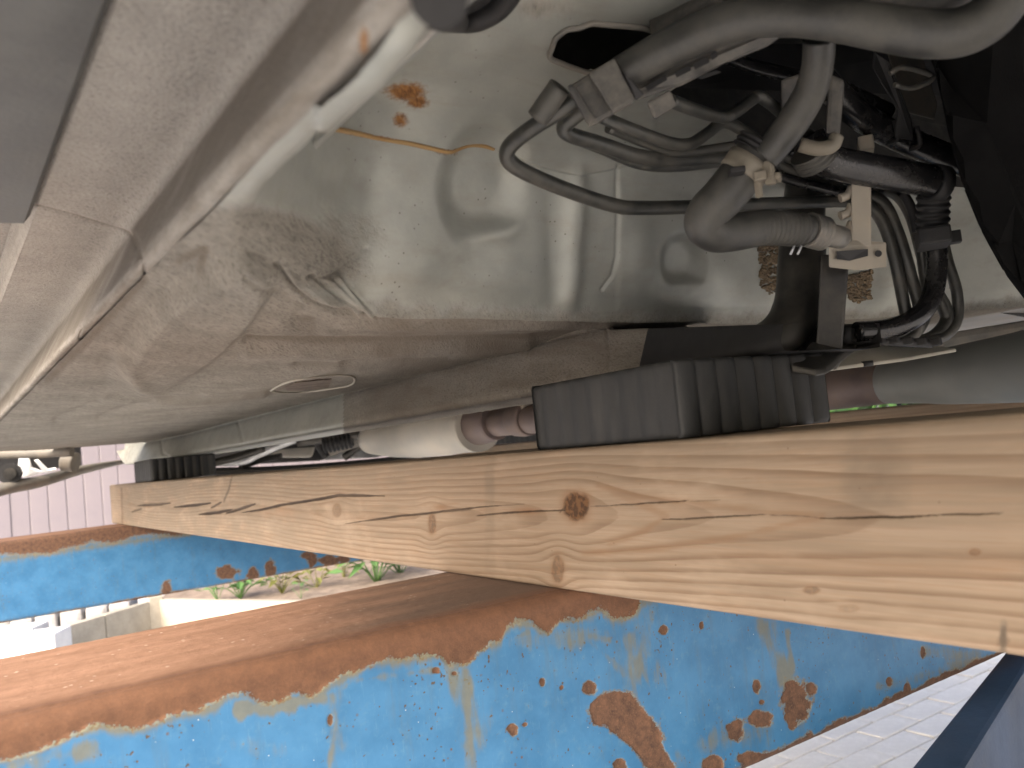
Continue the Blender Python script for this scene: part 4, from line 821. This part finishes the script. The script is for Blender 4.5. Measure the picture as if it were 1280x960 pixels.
MB().tube([pd(405, 556, 2.45), pd(440, 549, 2.45)], .024, 14, 12, corr=.12, period=.012).build('bellows', M_BLACKM, CAR)
# front left corner: hub, bright brackets, arch lip
hb = bar([(12,592,2.35),(14,592,2.45)], .030, M_BLACKM, 'wheel_hub')
MB().tube([pd(12, 592, 2.34), pd(12, 592, 2.36)], .016, 16, 2).build('hub_nut', M_DARKM, hb)
MB().prism([pd(*p) for p in [(24,566,2.5),(36,568,2.5),(40,584,2.5),(58,590,2.5),(30,598,2.5),(22,588,2.5)]], ray(35, 585)*.05, .006).build('strut_bracket', M_WHITE, CAR)
MB().prism([pd(*p) for p in [(42,575,2.5),(48,574,2.5),(60,586,2.5),(70,584,2.5),(71,588,2.5),(56,592,2.5)]], ray(55, 585)*.03, .004).build('strut_bracket', M_WHITE, CAR)
bar([(-20,566,2.4),(40,566,2.4),(90,564,2.4)], .016, M_GRIME, 'drive_shaft')
bar([(80,576,2.5),(95,578,2.5)], .03, M_GRIME, 'bush')
MB().box(pd(15, 572, 2.9), (.42, .02, .10)).build('arch_liner', M_BLACKM, CAR)
MB().prism([pd(*p) for p in [(250,560,2.95),(300,548,2.95),(540,520,2.95),(545,560,2.95),(400,576,2.95),(250,584,2.95)]], ray(400, 560)*.1, .01).build('engine_cradle', M_BLACKM, CAR)
lip = [(-60,636,2.3),(0,612,2.35),(50,602,2.45),(100,588,2.6),(150,578,2.8),(178,574,2.9)]
b = MB().tube([pd(*p) for p in lip], [.034, .034, .030, .024, .016, .010], 14, 6, flat=.55); b.build('bumper_lip', M_GRIME, CAR)

# ------------------------------------------------------------------ body above, out of the picture: keeps the sky off the floor
cx = 1.03; prof = [(-.95, .32, .50), (-.93, .55, .62), (-.88, .95, .74), (-.72, 1.02, .76), (-.42, 1.42, .60), (.2, 1.52, .58), (1.1, 1.50, .60), (1.75, 1.38, .62), (2.35, 1.00, .76), (3.35, .86, .72), (3.62, .68, .64), (3.70, .40, .56)]
secs = []
ysb = np.linspace(-.95, 3.70, 60)
for y in ysb:
    zt_ = np.interp(y, [p[0] for p in prof], [p[1] for p in prof]); wt = np.interp(y, [p[0] for p in prof], [p[2] for p in prof])
    f_ = min(1, .72+1.6*min(y+.95, 3.70-y)); hw = .865*min(1, f_)
    arch = max(0, .30*math.sqrt(max(0, 1-((y-2.9)/.36)**2)) if abs(y-2.9) < .36 else 0, .30*math.sqrt(max(0, 1-((y+.02-.0)/.001)**2)) if False else 0)
    zb_ = .166+arch
    bl = min(.72, zt_-.02)
    half = [(hw-.005, zb_), (hw, max(zb_+.02, .35)), (hw+.01, .5 if bl > .5 else bl*.8), (hw-.01, bl), (wt, zt_-.05), (wt*.8, zt_), (0, zt_+.015)]
    half = [(a, max(z, zb_)) for a, z in half]
    secs.append([(cx-a, y, z) for a, z in half]+[(cx+a, y, z) for a, z in half[::-1][1:]])
sh = link('body_shell', grid_mesh('body_shell', np.array(secs)), M_CARPAINT, CAR); m2 = sh.modifiers.new('thick', 'SOLIDIFY'); m2.thickness = .004
MB().box((cx, -.94, .42), (1.25, .01, .55)).box((cx, 3.69, .33), (1.0, .01, .32)).build('end_panel', M_CARPAINT, CAR)
